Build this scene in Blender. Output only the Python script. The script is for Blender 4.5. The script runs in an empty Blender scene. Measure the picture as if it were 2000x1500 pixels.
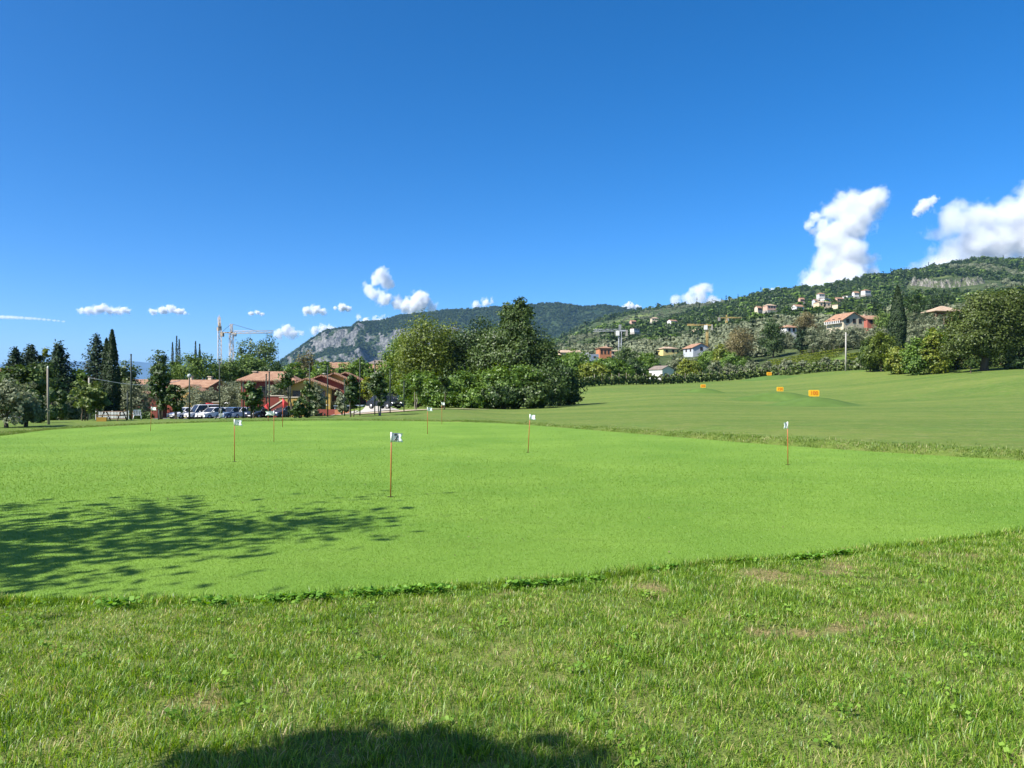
import bpy, bmesh, math, random
import numpy as np
from mathutils import Vector, Matrix, noise as mnoise

random.seed(7)
rng = np.random.default_rng(7)
scene = bpy.context.scene
COL = scene.collection

# ------------------------------------------------------------------ camera
F, VH, ZC = 1503.0, 762.0, 1.6        # focal length and horizon row of the photograph (2000 px wide), eye height
cam_d = bpy.data.cameras.new('camera')
cam = bpy.data.objects.new('camera', cam_d)
COL.objects.link(cam)
cam.location = (0, 0, ZC)
cam.rotation_euler = (math.radians(90), 0, 0)
cam_d.sensor_width = 36.0
cam_d.lens = F / 2000 * 36.0
cam_d.shift_y = (VH - 750) / 2000
cam_d.clip_start = 0.05
cam_d.clip_end = 60000
scene.camera = cam

# ------------------------------------------------------------------ world, sun, exposure
SUN_EL = math.radians(45)
SUN_AZ = math.atan2(-0.78, -0.47)      # the sun stands behind the camera to the left
sun_dir = Vector((math.sin(SUN_AZ) * math.cos(SUN_EL), math.cos(SUN_AZ) * math.cos(SUN_EL), math.sin(SUN_EL)))
world = bpy.data.worlds.new('World')
scene.world = world
world.use_nodes = True
wn, wl = world.node_tree.nodes, world.node_tree.links
wn.clear()
sky = wn.new('ShaderNodeTexSky')
sky.sky_type = 'NISHITA'
sky.sun_disc = False
sky.sun_elevation = SUN_EL
sky.sun_rotation = SUN_AZ
sky.altitude = 0
sky.air_density = 0.6
sky.dust_density = 1.0
sky.ozone_density = 5.0
hs = wn.new('ShaderNodeHueSaturation')
hs.inputs['Hue'].default_value = 0.5
hs.inputs['Saturation'].default_value = 1.31
bg = wn.new('ShaderNodeBackground')
bg.inputs['Strength'].default_value = 0.115
wo = wn.new('ShaderNodeOutputWorld')
wl.new(sky.outputs[0], hs.inputs['Color'])
wl.new(hs.outputs[0], bg.inputs['Color'])
wl.new(bg.outputs[0], wo.inputs['Surface'])

sd = bpy.data.lights.new('sun', 'SUN')
sd.energy = 5.0
sd.angle = math.radians(0.53)
sd.color = (1.0, 0.955, 0.88)
sun = bpy.data.objects.new('sun', sd)
COL.objects.link(sun)
sun.rotation_euler = (-sun_dir).to_track_quat('-Z', 'Y').to_euler()
sun.location = (-40, -25, 60)

vs = scene.view_settings
vs.view_transform = 'Standard'
vs.look = 'None'
vs.exposure = 0.95
vs.gamma = 1.0
vs.use_curve_mapping = False
cy = scene.cycles
cy.use_denoising = True
cy.denoiser = 'OPENIMAGEDENOISE'
cy.denoising_input_passes = 'RGB_ALBEDO_NORMAL'
cy.max_bounces = 8
cy.diffuse_bounces = 3
cy.glossy_bounces = 2
cy.transmission_bounces = 3
cy.transparent_max_bounces = 8
cy.volume_bounces = 5
cy.volume_max_steps = 256
cy.caustics_reflective = False
cy.caustics_refractive = False

# ------------------------------------------------------------------ helpers
def at(u, v, D):
    """the point at depth D metres that the photograph shows at column u, row v"""
    return Vector(((u - 1000) / F * D, D, ZC - (v - VH) / F * D))

def px(n, D):
    return n / F * D

def tag(o, label=None, cat=None, group=None, kind=None):
    if label: o['label'] = label
    if cat: o['category'] = cat
    if group: o['group'] = group
    if kind: o['kind'] = kind
    return o

def empty(name, loc=(0, 0, 0), rz=0.0, label=None, cat=None, group=None):
    o = bpy.data.objects.new(name, None)
    o.empty_display_size = 0.2
    COL.objects.link(o)
    o.location = loc
    o.rotation_euler = (0, 0, rz)
    return tag(o, label, cat, group)

def link(name, me, parent=None, loc=(0, 0, 0), rz=0.0):
    o = bpy.data.objects.new(name, me)
    COL.objects.link(o)
    o.location = loc
    o.rotation_euler = (0, 0, rz)
    if parent is not None: o.parent = parent
    return o

def copy_tree(o, parent=None):
    c = o.copy()
    COL.objects.link(c)
    c.parent = parent
    for ch in list(o.children):
        copy_tree(ch, c)
    return c

class MB:
    """collects vertices and faces; build() links them as one mesh object"""
    def __init__(s):
        s.v, s.f, s.n, s.sm = [], [], 0, []
    def add(s, verts, faces, smooth=False):
        b = s.n
        s.v.extend([tuple(p) for p in verts])
        s.f.extend([tuple(i + b for i in f) for f in faces])
        s.sm.extend([smooth] * len(faces))
        s.n += len(verts)
        return s
    def box(s, c, d, rz=0.0, taper=1.0):
        x, y, z = d[0] / 2, d[1] / 2, d[2] / 2
        vs_ = []
        for zz, t in ((-z, 1.0), (z, taper)):
            for xx, yy in ((-x, -y), (x, -y), (x, y), (-x, y)):
                X, Y = xx * t, yy * t
                vs_.append((c[0] + X * math.cos(rz) - Y * math.sin(rz), c[1] + X * math.sin(rz) + Y * math.cos(rz), c[2] + zz))
        return s.add(vs_, [(3, 2, 1, 0), (4, 5, 6, 7), (0, 1, 5, 4), (1, 2, 6, 5), (2, 3, 7, 6), (3, 0, 4, 7)])
    def tube(s, pts, rad, n=6, cap=True):
        pts = [Vector(p) for p in pts]
        if not hasattr(rad, '__len__'): rad = [rad] * len(pts)
        rings, up0 = [], None
        for i, p in enumerate(pts):
            d = (pts[min(i + 1, len(pts) - 1)] - pts[max(i - 1, 0)])
            if d.length < 1e-9: d = Vector((0, 0, 1))
            d.normalize()
            a = Vector((1, 0, 0)) if abs(d.x) < 0.8 else Vector((0, 1, 0))
            e1 = d.cross(a).normalized(); e2 = d.cross(e1)
            rings.append([p + (e1 * math.cos(2 * math.pi * k / n) + e2 * math.sin(2 * math.pi * k / n)) * rad[i] for k in range(n)])
        fs = []
        for i in range(len(pts) - 1):
            for k in range(n):
                fs.append((i * n + k, i * n + (k + 1) % n, (i + 1) * n + (k + 1) % n, (i + 1) * n + k))
        if cap:
            fs.append(tuple(range(n))[::-1]); fs.append(tuple((len(pts) - 1) * n + k for k in range(n)))
        return s.add([q for r in rings for q in r], fs, True)
    def lathe(s, prof, c=(0, 0, 0), n=12):
        vs_ = [(c[0] + r * math.cos(2 * math.pi * k / n), c[1] + r * math.sin(2 * math.pi * k / n), c[2] + z) for r, z in prof for k in range(n)]
        fs = [(i * n + k, i * n + (k + 1) % n, (i + 1) * n + (k + 1) % n, (i + 1) * n + k) for i in range(len(prof) - 1) for k in range(n)]
        fs.append(tuple(range(n))[::-1]); fs.append(tuple((len(prof) - 1) * n + k for k in range(n)))
        return s.add(vs_, fs, True)
    def prism(s, poly, y0, y1):
        """poly in (x, z), extruded along y"""
        n = len(poly)
        vs_ = [(x, y0, z) for x, z in poly] + [(x, y1, z) for x, z in poly]
        fs = [tuple(range(n)), tuple(range(2 * n - 1, n - 1, -1))]
        fs += [((k + 1) % n, k, n + k, n + (k + 1) % n) for k in range(n)]
        return s.add(vs_, fs)
    def mesh(s, name, mat):
        me = bpy.data.meshes.new(name)
        me.from_pydata(s.v, [], s.f)
        me.polygons.foreach_set('use_smooth', s.sm)
        if mat: me.materials.append(mat)
        me.update()
        return me
    def build(s, name, mat, parent=None, loc=(0, 0, 0), rz=0.0):
        return link(name, s.mesh(name, mat), parent, loc, rz)

def np_mesh(name, verts, faces, mat, smooth=False):
    """faces: (n,3) or (n,4) int array"""
    me = bpy.data.meshes.new(name)
    verts = np.ascontiguousarray(verts, dtype=np.float32)
    faces = np.ascontiguousarray(faces, dtype=np.int32)
    nf, k = faces.shape
    me.vertices.add(len(verts)); me.vertices.foreach_set('co', verts.ravel())
    me.loops.add(nf * k); me.loops.foreach_set('vertex_index', faces.ravel())
    me.polygons.add(nf); me.polygons.foreach_set('loop_start', np.arange(0, nf * k, k, dtype=np.int32))
    if smooth: me.polygons.foreach_set('use_smooth', np.ones(nf, dtype=bool))
    if mat: me.materials.append(mat)
    me.update(calc_edges=True)
    return me

# value noise in numpy (fractal), used for shapes
_perm = np.random.default_rng(3).permutation(4096)
_val = np.random.default_rng(4).random(4096)
def vnoise(x, y, z=0.0):
    x, y, z = np.broadcast_arrays(np.asarray(x, float), np.asarray(y, float), np.asarray(z, float))
    xi, yi, zi = np.floor(x).astype(int), np.floor(y).astype(int), np.floor(z).astype(int)
    fx, fy, fz = x - xi, y - yi, z - zi
    fx, fy, fz = [t * t * (3 - 2 * t) for t in (fx, fy, fz)]
    def h(a, b, c): return _val[_perm[(_perm[(_perm[a & 4095] + b) & 4095] + c) & 4095]]
    r = 0
    for dx in (0, 1):
        for dy in (0, 1):
            for dz in (0, 1):
                r = r + h(xi + dx, yi + dy, zi + dz) * (fx if dx else 1 - fx) * (fy if dy else 1 - fy) * (fz if dz else 1 - fz)
    return r
def fbm(x, y, z=0.0, o=4):
    r, a, s_ = 0, 0.5, 1.0
    for i in range(o):
        r = r + a * (vnoise(np.asarray(x) * s_ + 17 * i, np.asarray(y) * s_ + 31 * i, np.asarray(z) * s_) - 0.5)
        a *= 0.5; s_ *= 2.03
    return r

# ------------------------------------------------------------------ materials
def srgb(r, g, b):
    f = lambda c: (c / 255 / 12.92) if c / 255 <= 0.04045 else ((c / 255 + 0.055) / 1.055) ** 2.4
    return (f(r), f(g), f(b), 1.0)
def lin(r, g, b): return (r, g, b, 1.0)

def new_mat(name):
    m = bpy.data.materials.new(name)
    m.use_nodes = True
    m.node_tree.nodes.clear()
    return m, m.node_tree.nodes, m.node_tree.links

def plain(name, col, rough=0.6, var=0.12, scale=3.0, metal=0.0, spec=0.4, bump=0.0, bscale=20.0):
    """paint, plaster, metal ...: one colour with soft dirt and wear variation"""
    m, n, l = new_mat(name)
    out = n.new('ShaderNodeOutputMaterial'); p = n.new('ShaderNodeBsdfPrincipled')
    p.inputs['Roughness'].default_value = rough; p.inputs['Metallic'].default_value = metal
    p.inputs['Specular IOR Level'].default_value = spec
    tc = n.new('ShaderNodeTexCoord'); nz = n.new('ShaderNodeTexNoise')
    nz.inputs['Scale'].default_value = scale; nz.inputs['Detail'].default_value = 5
    l.new(tc.outputs['Object'], nz.inputs['Vector'])
    mx = n.new('ShaderNodeMix'); mx.data_type = 'RGBA'
    mx.inputs[6].default_value = tuple(c * (1 - var) for c in col[:3]) + (1,)
    mx.inputs[7].default_value = tuple(min(1, c * (1 + var)) for c in col[:3]) + (1,)
    l.new(nz.outputs['Fac'], mx.inputs[0]); l.new(mx.outputs[2], p.inputs['Base Color'])
    if bump:
        b = n.new('ShaderNodeBump'); b.inputs['Strength'].default_value = bump
        n2 = n.new('ShaderNodeTexNoise'); n2.inputs['Scale'].default_value = bscale; n2.inputs['Detail'].default_value = 4
        l.new(tc.outputs['Object'], n2.inputs['Vector']); l.new(n2.outputs['Fac'], b.inputs['Height']); l.new(b.outputs[0], p.inputs['Normal'])
    l.new(p.outputs[0], out.inputs['Surface'])
    return m

def leafy(name, c1, c2, trans=0.3, rough=0.45, gloss=0.05, c3=None, big=0.35):
    """leaves and blades: every leaf its own tint between c1 and c2, part of the light passes through"""
    m, n, l = new_mat(name)
    out = n.new('ShaderNodeOutputMaterial')
    g = n.new('ShaderNodeNewGeometry')
    rp = n.new('ShaderNodeValToRGB')
    rp.color_ramp.elements[0].color = c1; rp.color_ramp.elements[1].color = c2
    rp.color_ramp.elements[0].position = 0.1; rp.color_ramp.elements[1].position = 0.9
    if c3:
        e = rp.color_ramp.elements.new(0.97); e.color = c3
    tc = n.new('ShaderNodeTexCoord'); nz = n.new('ShaderNodeTexNoise')
    nz.inputs['Scale'].default_value = big; nz.inputs['Detail'].default_value = 2
    l.new(tc.outputs['Object'], nz.inputs['Vector'])
    # clump-wise shift of the tint
    ma = n.new('ShaderNodeMath'); ma.operation = 'MULTIPLY_ADD'
    ma.inputs[1].default_value = 0.9; ma.inputs[2].default_value = -0.45
    l.new(nz.outputs['Fac'], ma.inputs[0])
    ad = n.new('ShaderNodeMath'); ad.operation = 'ADD'; ad.use_clamp = True
    l.new(g.outputs['Random Per Island'], ad.inputs[0]); l.new(ma.outputs[0], ad.inputs[1])
    l.new(ad.outputs[0], rp.inputs['Fac'])
    d = n.new('ShaderNodeBsdfDiffuse'); t = n.new('ShaderNodeBsdfTranslucent'); gl = n.new('ShaderNodeBsdfGlossy')
    gl.inputs['Roughness'].default_value = rough
    hsv = n.new('ShaderNodeHueSaturation'); hsv.inputs['Hue'].default_value = 0.485; hsv.inputs['Saturation'].default_value = 1.15; hsv.inputs['Value'].default_value = 1.25
    l.new(rp.outputs[0], hsv.inputs['Color'])
    l.new(rp.outputs[0], d.inputs['Color']); l.new(hsv.outputs[0], t.inputs['Color'])
    m1 = n.new('ShaderNodeMixShader'); m1.inputs[0].default_value = trans
    l.new(d.outputs[0], m1.inputs[1]); l.new(t.outputs[0], m1.inputs[2])
    m2 = n.new('ShaderNodeMixShader'); m2.inputs[0].default_value = gloss
    l.new(m1.outputs[0], m2.inputs[1]); l.new(gl.outputs[0], m2.inputs[2])
    l.new(m2.outputs[0], out.inputs['Surface'])
    return m

# ------------------------------------------------------------------ terrain
def zv(v, D): return ZC - (v - VH) / F * D
_T = {
    -1200: [(42, -.1), (60, -.6), (100, -1.6), (200, -3), (400, -6), (1000, -22), (3000, -60), (30000, -60)],
    0:     [(40, -.05), (46, -.25), (60, -.9), (100, -2.2), (160, -3.5), (300, -6), (1000, -25), (3000, -60), (30000, -60)],
    300:   [(40, -.05), (46, -.15), (60, -.9), (100, -2.2), (160, -3.5), (300, -6), (1000, -25), (3000, -60), (30000, -60)],
    600:   [(42, -.03), (48, -.1), (60, -.6), (100, -1.9), (160, -3.0), (300, -4), (1000, -18), (3000, -50), (30000, -60)],
    740:   [(42, -.02), (50, -.02), (60, -.1), (100, -.7), (150, .3), (300, 0), (1000, -10), (3000, -40), (30000, -60)],
    880:   [(42, 0), (55, .15), (70, -.1), (100, -.3), (160, -.4), (300, 0), (1000, 5), (2500, 30), (30000, -60)],
    1000:  [(42, -.05), (62, -.1), (85, -.38), (120, -.2), (200, 1.0), (330, 6), (400, 9), (1000, 30), (2500, 60), (30000, -60)],
    1150:  [(42, 0), (70, 0), (100, zv(788, 100)), (130, zv(766, 130)), (150, zv(755, 150)), (220, zv(735, 220)), (330, zv(704, 330)), (400, zv(697, 400)), (700, zv(676, 700)), (1200, zv(650, 1200)), (1900, 150), (2800, 90), (30000, -60)],
    1300:  [(30, .06), (60, .15), (90, .5), (120, zv(767, 120)), (170, zv(749, 170)), (220, zv(742, 220)), (260, zv(722, 260)), (300, zv(703, 300)), (345, zv(693, 345)), (420, zv(686, 420)), (700, zv(662, 700)), (1200, zv(630, 1200)), (1800, zv(609, 1800)), (2600, 120), (30000, -60)],
    1500:  [(25, .08), (50, .1), (80, .1), (120, zv(765, 120)), (180, zv(735, 180)), (200, zv(728, 200)), (260, zv(692, 260)), (350, zv(655, 350)), (600, zv(622, 600)), (1000, zv(605, 1000)), (1500, zv(590, 1500)), (2200, 110), (30000, -60)],
    1700:  [(22, .1), (50, .1), (80, .2), (120, zv(752, 120)), (160, zv(721, 160)), (200, zv(702, 200)), (280, zv(652, 280)), (350, zv(636, 350)), (600, zv(606, 600)), (1000, zv(580, 1000)), (1600, zv(559, 1600)), (2400, 150), (30000, -60)],
    1900:  [(18, .1), (50, .1), (80, .6), (110, zv(737, 110)), (135, zv(722, 135)), (200, zv(694, 200)), (300, zv(642, 300)), (600, zv(596, 600)), (1000, zv(562, 1000)), (1700, zv(522, 1700)), (2500, 200), (30000, -60)],
    2000:  [(17, .1), (50, .1), (80, .8), (100, zv(735, 100)), (125, zv(722, 125)), (200, zv(690, 200)), (300, zv(640, 300)), (600, zv(592, 600)), (1000, zv(558, 1000)), (1700, zv(524, 1700)), (2500, 200), (30000, -60)],
    2700:  [(14, .1), (50, .1), (80, 1.0), (100, 3.4), (125, 5.2), (200, 11), (300, 26), (600, 70), (1000, 140), (1700, 285), (2500, 200), (30000, -60)],
}
_TU = np.array(sorted(_T), float)

def _pchip(x, xs, ys):
    xs, ys = np.asarray(xs, float), np.asarray(ys, float)
    h = np.diff(xs); d = np.diff(ys) / h
    m = np.zeros_like(ys)
    for i in range(1, len(xs) - 1):
        m[i] = 0 if d[i - 1] * d[i] <= 0 else 3 * (h[i - 1] + h[i]) / ((2 * h[i] + h[i - 1]) / d[i - 1] + (h[i] + 2 * h[i - 1]) / d[i])
    m[-1] = d[-1]
    x = np.clip(x, xs[0], xs[-1])
    i = np.clip(np.searchsorted(xs, x) - 1, 0, len(xs) - 2)
    t = (x - xs[i]) / h[i]
    return ys[i] * (1 + 2 * t) * (1 - t) ** 2 + h[i] * m[i] * t * (1 - t) ** 2 + ys[i + 1] * t * t * (3 - 2 * t) + h[i] * m[i + 1] * t * t * (t - 1)

GREEN = np.array([(-4.6, 5.9), (-3.9, 5.87), (-2.9, 5.84), (-1.77, 5.92), (-.82, 6.2), (0, 6.36), (.65, 6.5), (1.38, 6.9), (2.1, 7.15), (2.97, 7.44), (4.3, 8.07), (5.86, 8.8), (8.4, 10.2),
                  (11.2, 12.6), (12.6, 15.0), (12.4, 16.6), (11.5, 17.5), (9.4, 20.0), (7.5, 22.7), (6.1, 25.3), (4.65, 28), (2.4, 32.3), (0, 36.4), (-1.6, 38.0), (-3.3, 38.9), (-6.5, 40), (-10.6, 40.3), (-13.8, 39.0), (-16.7, 36.2),
                  (-18.2, 32.8), (-18.5, 30.4), (-17.9, 27.5), (-17.9, 25.2), (-17.0, 23.2), (-16.6, 20.5), (-16, 16), (-14, 11), (-10, 7.5), (-7, 6.2)])
def _smooth_loop(P, k):
    n, out = len(P), []
    for i in range(n):
        p0, p1, p2, p3 = P[i - 1], P[i], P[(i + 1) % n], P[(i + 2) % n]
        for j in range(k):
            t = j / k
            out.append(.5 * ((2 * p1) + (-p0 + p2) * t + (2 * p0 - 5 * p1 + 4 * p2 - p3) * t * t + (-p0 + 3 * p1 - 3 * p2 + p3) * t ** 3))
    return np.array(out)
GREEN = _smooth_loop(GREEN, 3)
def green_sd(x, y):
    """distance to the putting green's edge, negative inside"""
    x, y = np.broadcast_arrays(np.asarray(x, float), np.asarray(y, float))
    d2 = np.full(x.shape, 1e18); ins = np.zeros(x.shape, bool)
    n = len(GREEN)
    for i in range(n):
        (ax, ay), (bx, by) = GREEN[i], GREEN[(i + 1) % n]
        ex, ey = bx - ax, by - ay
        t = np.clip(((x - ax) * ex + (y - ay) * ey) / (ex * ex + ey * ey), 0, 1)
        d2 = np.minimum(d2, (x - ax - t * ex) ** 2 + (y - ay - t * ey) ** 2)
        c = (ay > y) != (by > y)
        with np.errstate(divide='ignore', invalid='ignore'):
            ins ^= c & (x < (bx - ax) * (y - ay) / (by - ay if by != ay else 1e-9) + ax)
    d = np.sqrt(d2)
    return np.where(ins, -d, d)

def terrain(x, y):
    """height of the ground"""
    x, y = np.broadcast_arrays(np.asarray(x, float), np.asarray(y, float))
    sh = x.shape; x = x.ravel(); y = y.ravel()
    r = np.hypot(x, y)
    D = np.maximum(y, r * 0.6)
    u = np.clip(1000 + F * x / np.maximum(D, 1e-3), _TU[0], _TU[-1])
    lD = np.log(np.maximum(D, 1.0))
    zs = np.array([_pchip(lD, [0, math.log(12)] + [math.log(a) for a, _ in _T[int(k)]], [0, 0] + [b for _, b in _T[int(k)]]) for k in _TU])
    i = np.clip(np.searchsorted(_TU, u) - 1, 0, len(_TU) - 2)
    t = (u - _TU[i]) / (_TU[i + 1] - _TU[i])
    j = np.arange(len(u))
    p1, p2 = zs[i, j], zs[i + 1, j]
    p0, p3 = zs[np.maximum(i - 1, 0), j], zs[np.minimum(i + 2, len(_TU) - 1), j]
    def sl(a, b, ua, ub): return (b - a) / (ub - ua)
    w = _TU[i + 1] - _TU[i]
    m1 = (p2 - p0) / (_TU[i + 1] - _TU[np.maximum(i - 1, 0)]) * w
    m2 = (p3 - p1) / (_TU[np.minimum(i + 2, len(_TU) - 1)] - _TU[i]) * w
    z = p1 * (1 + 2 * t) * (1 - t) ** 2 + m1 * t * (1 - t) ** 2 + p2 * t * t * (3 - 2 * t) + m2 * t * t * (t - 1)
    far = np.clip((D - 250) / 600, 0, 1)
    z = z + far * (fbm(x / 90, y / 90) * 14 + fbm(x / 420, y / 420) * 26 * np.clip((D - 500) / 900, 0, 1)) * np.clip((u - 1000) / 200, 0, 1)
    near = D < 90
    if near.any():
        g = green_sd(x[near], y[near])
        s_ = np.clip((g + 0.05) / 0.45, 0, 1); s_ = s_ * s_ * (3 - 2 * s_)
        xx, yy = x[near], y[near]
        rise = 0.035 + 0.11 * np.clip((xx - 0) / 8, 0, 1) * np.clip((yy - 12) / 5, 0, 1)
        dz = -0.05 + s_ * (0.05 + rise * np.exp(-np.maximum(g, 0) / 14) + 0.05 * fbm(xx / 2.2, yy / 2.2) + .1 * fbm(xx / 9, yy / 9, 5.0))
        z[near] = z[near] * np.clip(g, 0, 4) / 4 + dz
    return z.reshape(sh)
def gz(x, y): return float(terrain(np.array([x]), np.array([y]))[0])
def ground_at(u, D):
    """a point standing on the ground below column u at depth D"""
    X = (u - 1000) / F * D
    return Vector((X, D, gz(X, D)))
# ------------------------------------------------------------------ ground, hillside, mountains
def grass_ground(name):
    """turf seen from afar: mown light and dry tints, fine blade grain"""
    m, n, l = new_mat(name)
    out = n.new('ShaderNodeOutputMaterial'); p = n.new('ShaderNodeBsdfPrincipled')
    p.inputs['Roughness'].default_value = 0.9; p.inputs['Specular IOR Level'].default_value = 0.15
    tc = n.new('ShaderNodeTexCoord')
    def noise(scale, detail=4, rough=.55, vec=None):
        q = n.new('ShaderNodeTexNoise'); q.inputs['Scale'].default_value = scale; q.inputs['Detail'].default_value = detail; q.inputs['Roughness'].default_value = rough
        l.new(vec or tc.outputs['Object'], q.inputs['Vector']); return q
    def mix(f, a, b, lo=.35, hi=.65):
        mr = n.new('ShaderNodeMapRange'); mr.inputs['From Min'].default_value = lo; mr.inputs['From Max'].default_value = hi
        l.new(f, mr.inputs['Value'])
        x = n.new('ShaderNodeMix'); x.data_type = 'RGBA'
        for k, c in ((6, a), (7, b)):
            if isinstance(c, tuple): x.inputs[k].default_value = c
            else: l.new(c, x.inputs[k])
        l.new(mr.outputs[0], x.inputs[0]); return x.outputs[2]
    mp = n.new('ShaderNodeMapping'); mp.inputs['Rotation'].default_value = (0, 0, 0.5); mp.inputs['Scale'].default_value = (.05, .16, .1)
    l.new(tc.outputs['Object'], mp.inputs['Vector'])
    c = mix(noise(1.0, 5, .6, mp.outputs[0]).outputs['Fac'], lin(.088, .150, .026), lin(.152, .195, .042))
    c = mix(noise(.45, 4).outputs['Fac'], c, lin(.112, .185, .034), .5, .75)
    c = mix(noise(1.7, 5, .7).outputs['Fac'], c, lin(.205, .215, .075), .50, .78)
    c = mix(noise(.8, 5, .7).outputs['Fac'], lin(.085, .150, .030), c, .28, .48)
    g2 = noise(9, 6, .7).outputs['Fac']
    dk = n.new('ShaderNodeMix'); dk.data_type = 'RGBA'; dk.blend_type = 'MULTIPLY'
    l.new(mix(g2, lin(.66, .70, .60), lin(1.22, 1.2, 1.15), .3, .7), dk.inputs[7]); l.new(c, dk.inputs[6]); dk.inputs[0].default_value = 1
    at_ = n.new('ShaderNodeAttribute'); at_.attribute_name = 'bare'
    soil = mix(noise(38, 5, .7).outputs['Fac'], lin(.10, .085, .035), lin(.30, .23, .10), .35, .65)
    fin = n.new('ShaderNodeMix'); fin.data_type = 'RGBA'
    l.new(at_.outputs['Fac'], fin.inputs[0]); l.new(dk.outputs[2], fin.inputs[6]); l.new(soil, fin.inputs[7])
    l.new(fin.outputs[2], p.inputs['Base Color'])
    b = n.new('ShaderNodeBump'); b.inputs['Strength'].default_value = .6; b.inputs['Distance'].default_value = .06
    l.new(noise(14, 5, .7).outputs['Fac'], b.inputs['Height']); l.new(b.outputs[0], p.inputs['Normal'])
    l.new(p.outputs[0], out.inputs['Surface'])
    return m

def bare(x, y):
    """0 where the near rough is thick, 1 where it is worn to dry thatch and soil"""
    a = fbm(x / .55, y / .38, 3.0, 4) + .35 * fbm(x / 2.6, y / 2.0, 8.0, 3)
    a = a + .055 * np.clip(x / 2.2, -1.6, 1.4)
    return np.clip((a - .185) / .12, 0, 1)

M_turf = grass_ground('fairway_turf')

def polar(name, radii, th, mat, zoff=0.0):
    R, T = np.meshgrid(radii, th, indexing='ij')
    X, Y = R * np.sin(T), R * np.cos(T)
    Z = terrain(X, Y) + zoff
    nr, nt = X.shape
    v = np.stack([X.ravel(), Y.ravel(), Z.ravel()], 1)
    i, j = np.meshgrid(np.arange(nr - 1), np.arange(nt - 1), indexing='ij')
    a = (i * nt + j).ravel()
    f = np.stack([a, a + 1, a + nt + 1, a + nt], 1)[:, ::-1]
    o = link(name, np_mesh(name, v, f, mat, True))
    o['kind'] = 'structure'
    return o

D2R = math.pi / 180
th = np.concatenate([np.linspace(-180, -44, 28, endpoint=False), np.linspace(-44, 44, 250), np.linspace(44, 180, 28)[1:]]) * D2R
SPLIT = 240.0
rad_near = np.concatenate([[0.02, .5], np.geomspace(1.0, SPLIT, 270)])
ground = polar('ground', rad_near, th, M_turf)
_co = np.zeros(len(ground.data.vertices) * 3, np.float32); ground.data.vertices.foreach_get('co', _co); _co = _co.reshape(-1, 3)
_b = np.where(np.hypot(_co[:, 0], _co[:, 1]) < 12, np.maximum(bare(_co[:, 0], _co[:, 1]) * .9, .25), 0) * np.clip((12 - np.hypot(_co[:, 0], _co[:, 1])) / 3, 0, 1)
ground.data.attributes.new('bare', 'FLOAT', 'POINT').data.foreach_set('value', _b.astype(np.float32))
rad_far = np.geomspace(SPLIT, 24000, 190)

def wooded(name, c_forest1, c_forest2, c_rock1, c_rock2, rock_lo, rock_hi, fscale=.02, rough_grass=None):
    """wooded slope; bare rock where it is steep"""
    m, n, l = new_mat(name)
    out = n.new('ShaderNodeOutputMaterial'); p = n.new('ShaderNodeBsdfPrincipled')
    p.inputs['Roughness'].default_value = 0.95; p.inputs['Specular IOR Level'].default_value = 0.1
    tc = n.new('ShaderNodeTexCoord')
    def noise(scale, detail=6, rough=.6, sc=None):
        q = n.new('ShaderNodeTexNoise'); q.inputs['Scale'].default_value = scale; q.inputs['Detail'].default_value = detail; q.inputs['Roughness'].default_value = rough
        if sc:
            mp = n.new('ShaderNodeMapping'); mp.inputs['Scale'].default_value = sc; l.new(tc.outputs['Object'], mp.inputs['Vector']); l.new(mp.outputs[0], q.inputs['Vector'])
        else: l.new(tc.outputs['Object'], q.inputs['Vector'])
        return q.outputs['Fac']
    def mixc(f, a, b, lo, hi):
        mr = n.new('ShaderNodeMapRange'); mr.inputs['From Min'].default_value = lo; mr.inputs['From Max'].default_value = hi; l.new(f, mr.inputs['Value'])
        x = n.new('ShaderNodeMix'); x.data_type = 'RGBA'
        for k, c in ((6, a), (7, b)):
            if isinstance(c, tuple): x.inputs[k].default_value = c
            else: l.new(c, x.inputs[k])
        l.new(mr.outputs[0], x.inputs[0]); return x.outputs[2]
    fo = mixc(noise(fscale), c_forest1, c_forest2, .38, .62)
    if rough_grass: fo = mixc(noise(.006, 3), fo, rough_grass, .56, .62)
    ro = mixc(noise(.10, 9, .80, (1, 1, .28)), c_rock1, c_rock2, .40, .60)
    g = n.new('ShaderNodeNewGeometry'); sx = n.new('ShaderNodeSeparateXYZ'); l.new(g.outputs['True Normal'], sx.inputs[0])
    ad = n.new('ShaderNodeMath'); ad.operation = 'MULTIPLY_ADD'; ad.inputs[1].default_value = 1.1; ad.inputs[2].default_value = -.55
    l.new(noise(.04, 7, .75, (1, 1, .45)), ad.inputs[0])
    a2 = n.new('ShaderNodeMath'); a2.operation = 'ADD'; l.new(sx.outputs[2], a2.inputs[0]); l.new(ad.outputs[0], a2.inputs[1])
    c = mixc(a2.outputs[0], ro, fo, rock_lo, rock_hi)
    l.new(c, p.inputs['Base Color'])
    b = n.new('ShaderNodeBump'); b.inputs['Strength'].default_value = 1.0; b.inputs['Distance'].default_value = 9.0
    l.new(noise(.08, 5, .65), b.inputs['Height']); l.new(b.outputs[0], p.inputs['Normal'])
    l.new(p.outputs[0], out.inputs['Surface'])
    return m

M_hill = wooded('hillside_scrub', lin(.035, .06, .02), lin(.085, .11, .04), lin(.34, .31, .26), lin(.5, .46, .4), .15, .25, .03, lin(.15, .19, .06))
hillside = polar('hillside', rad_far, th, M_hill)

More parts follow.
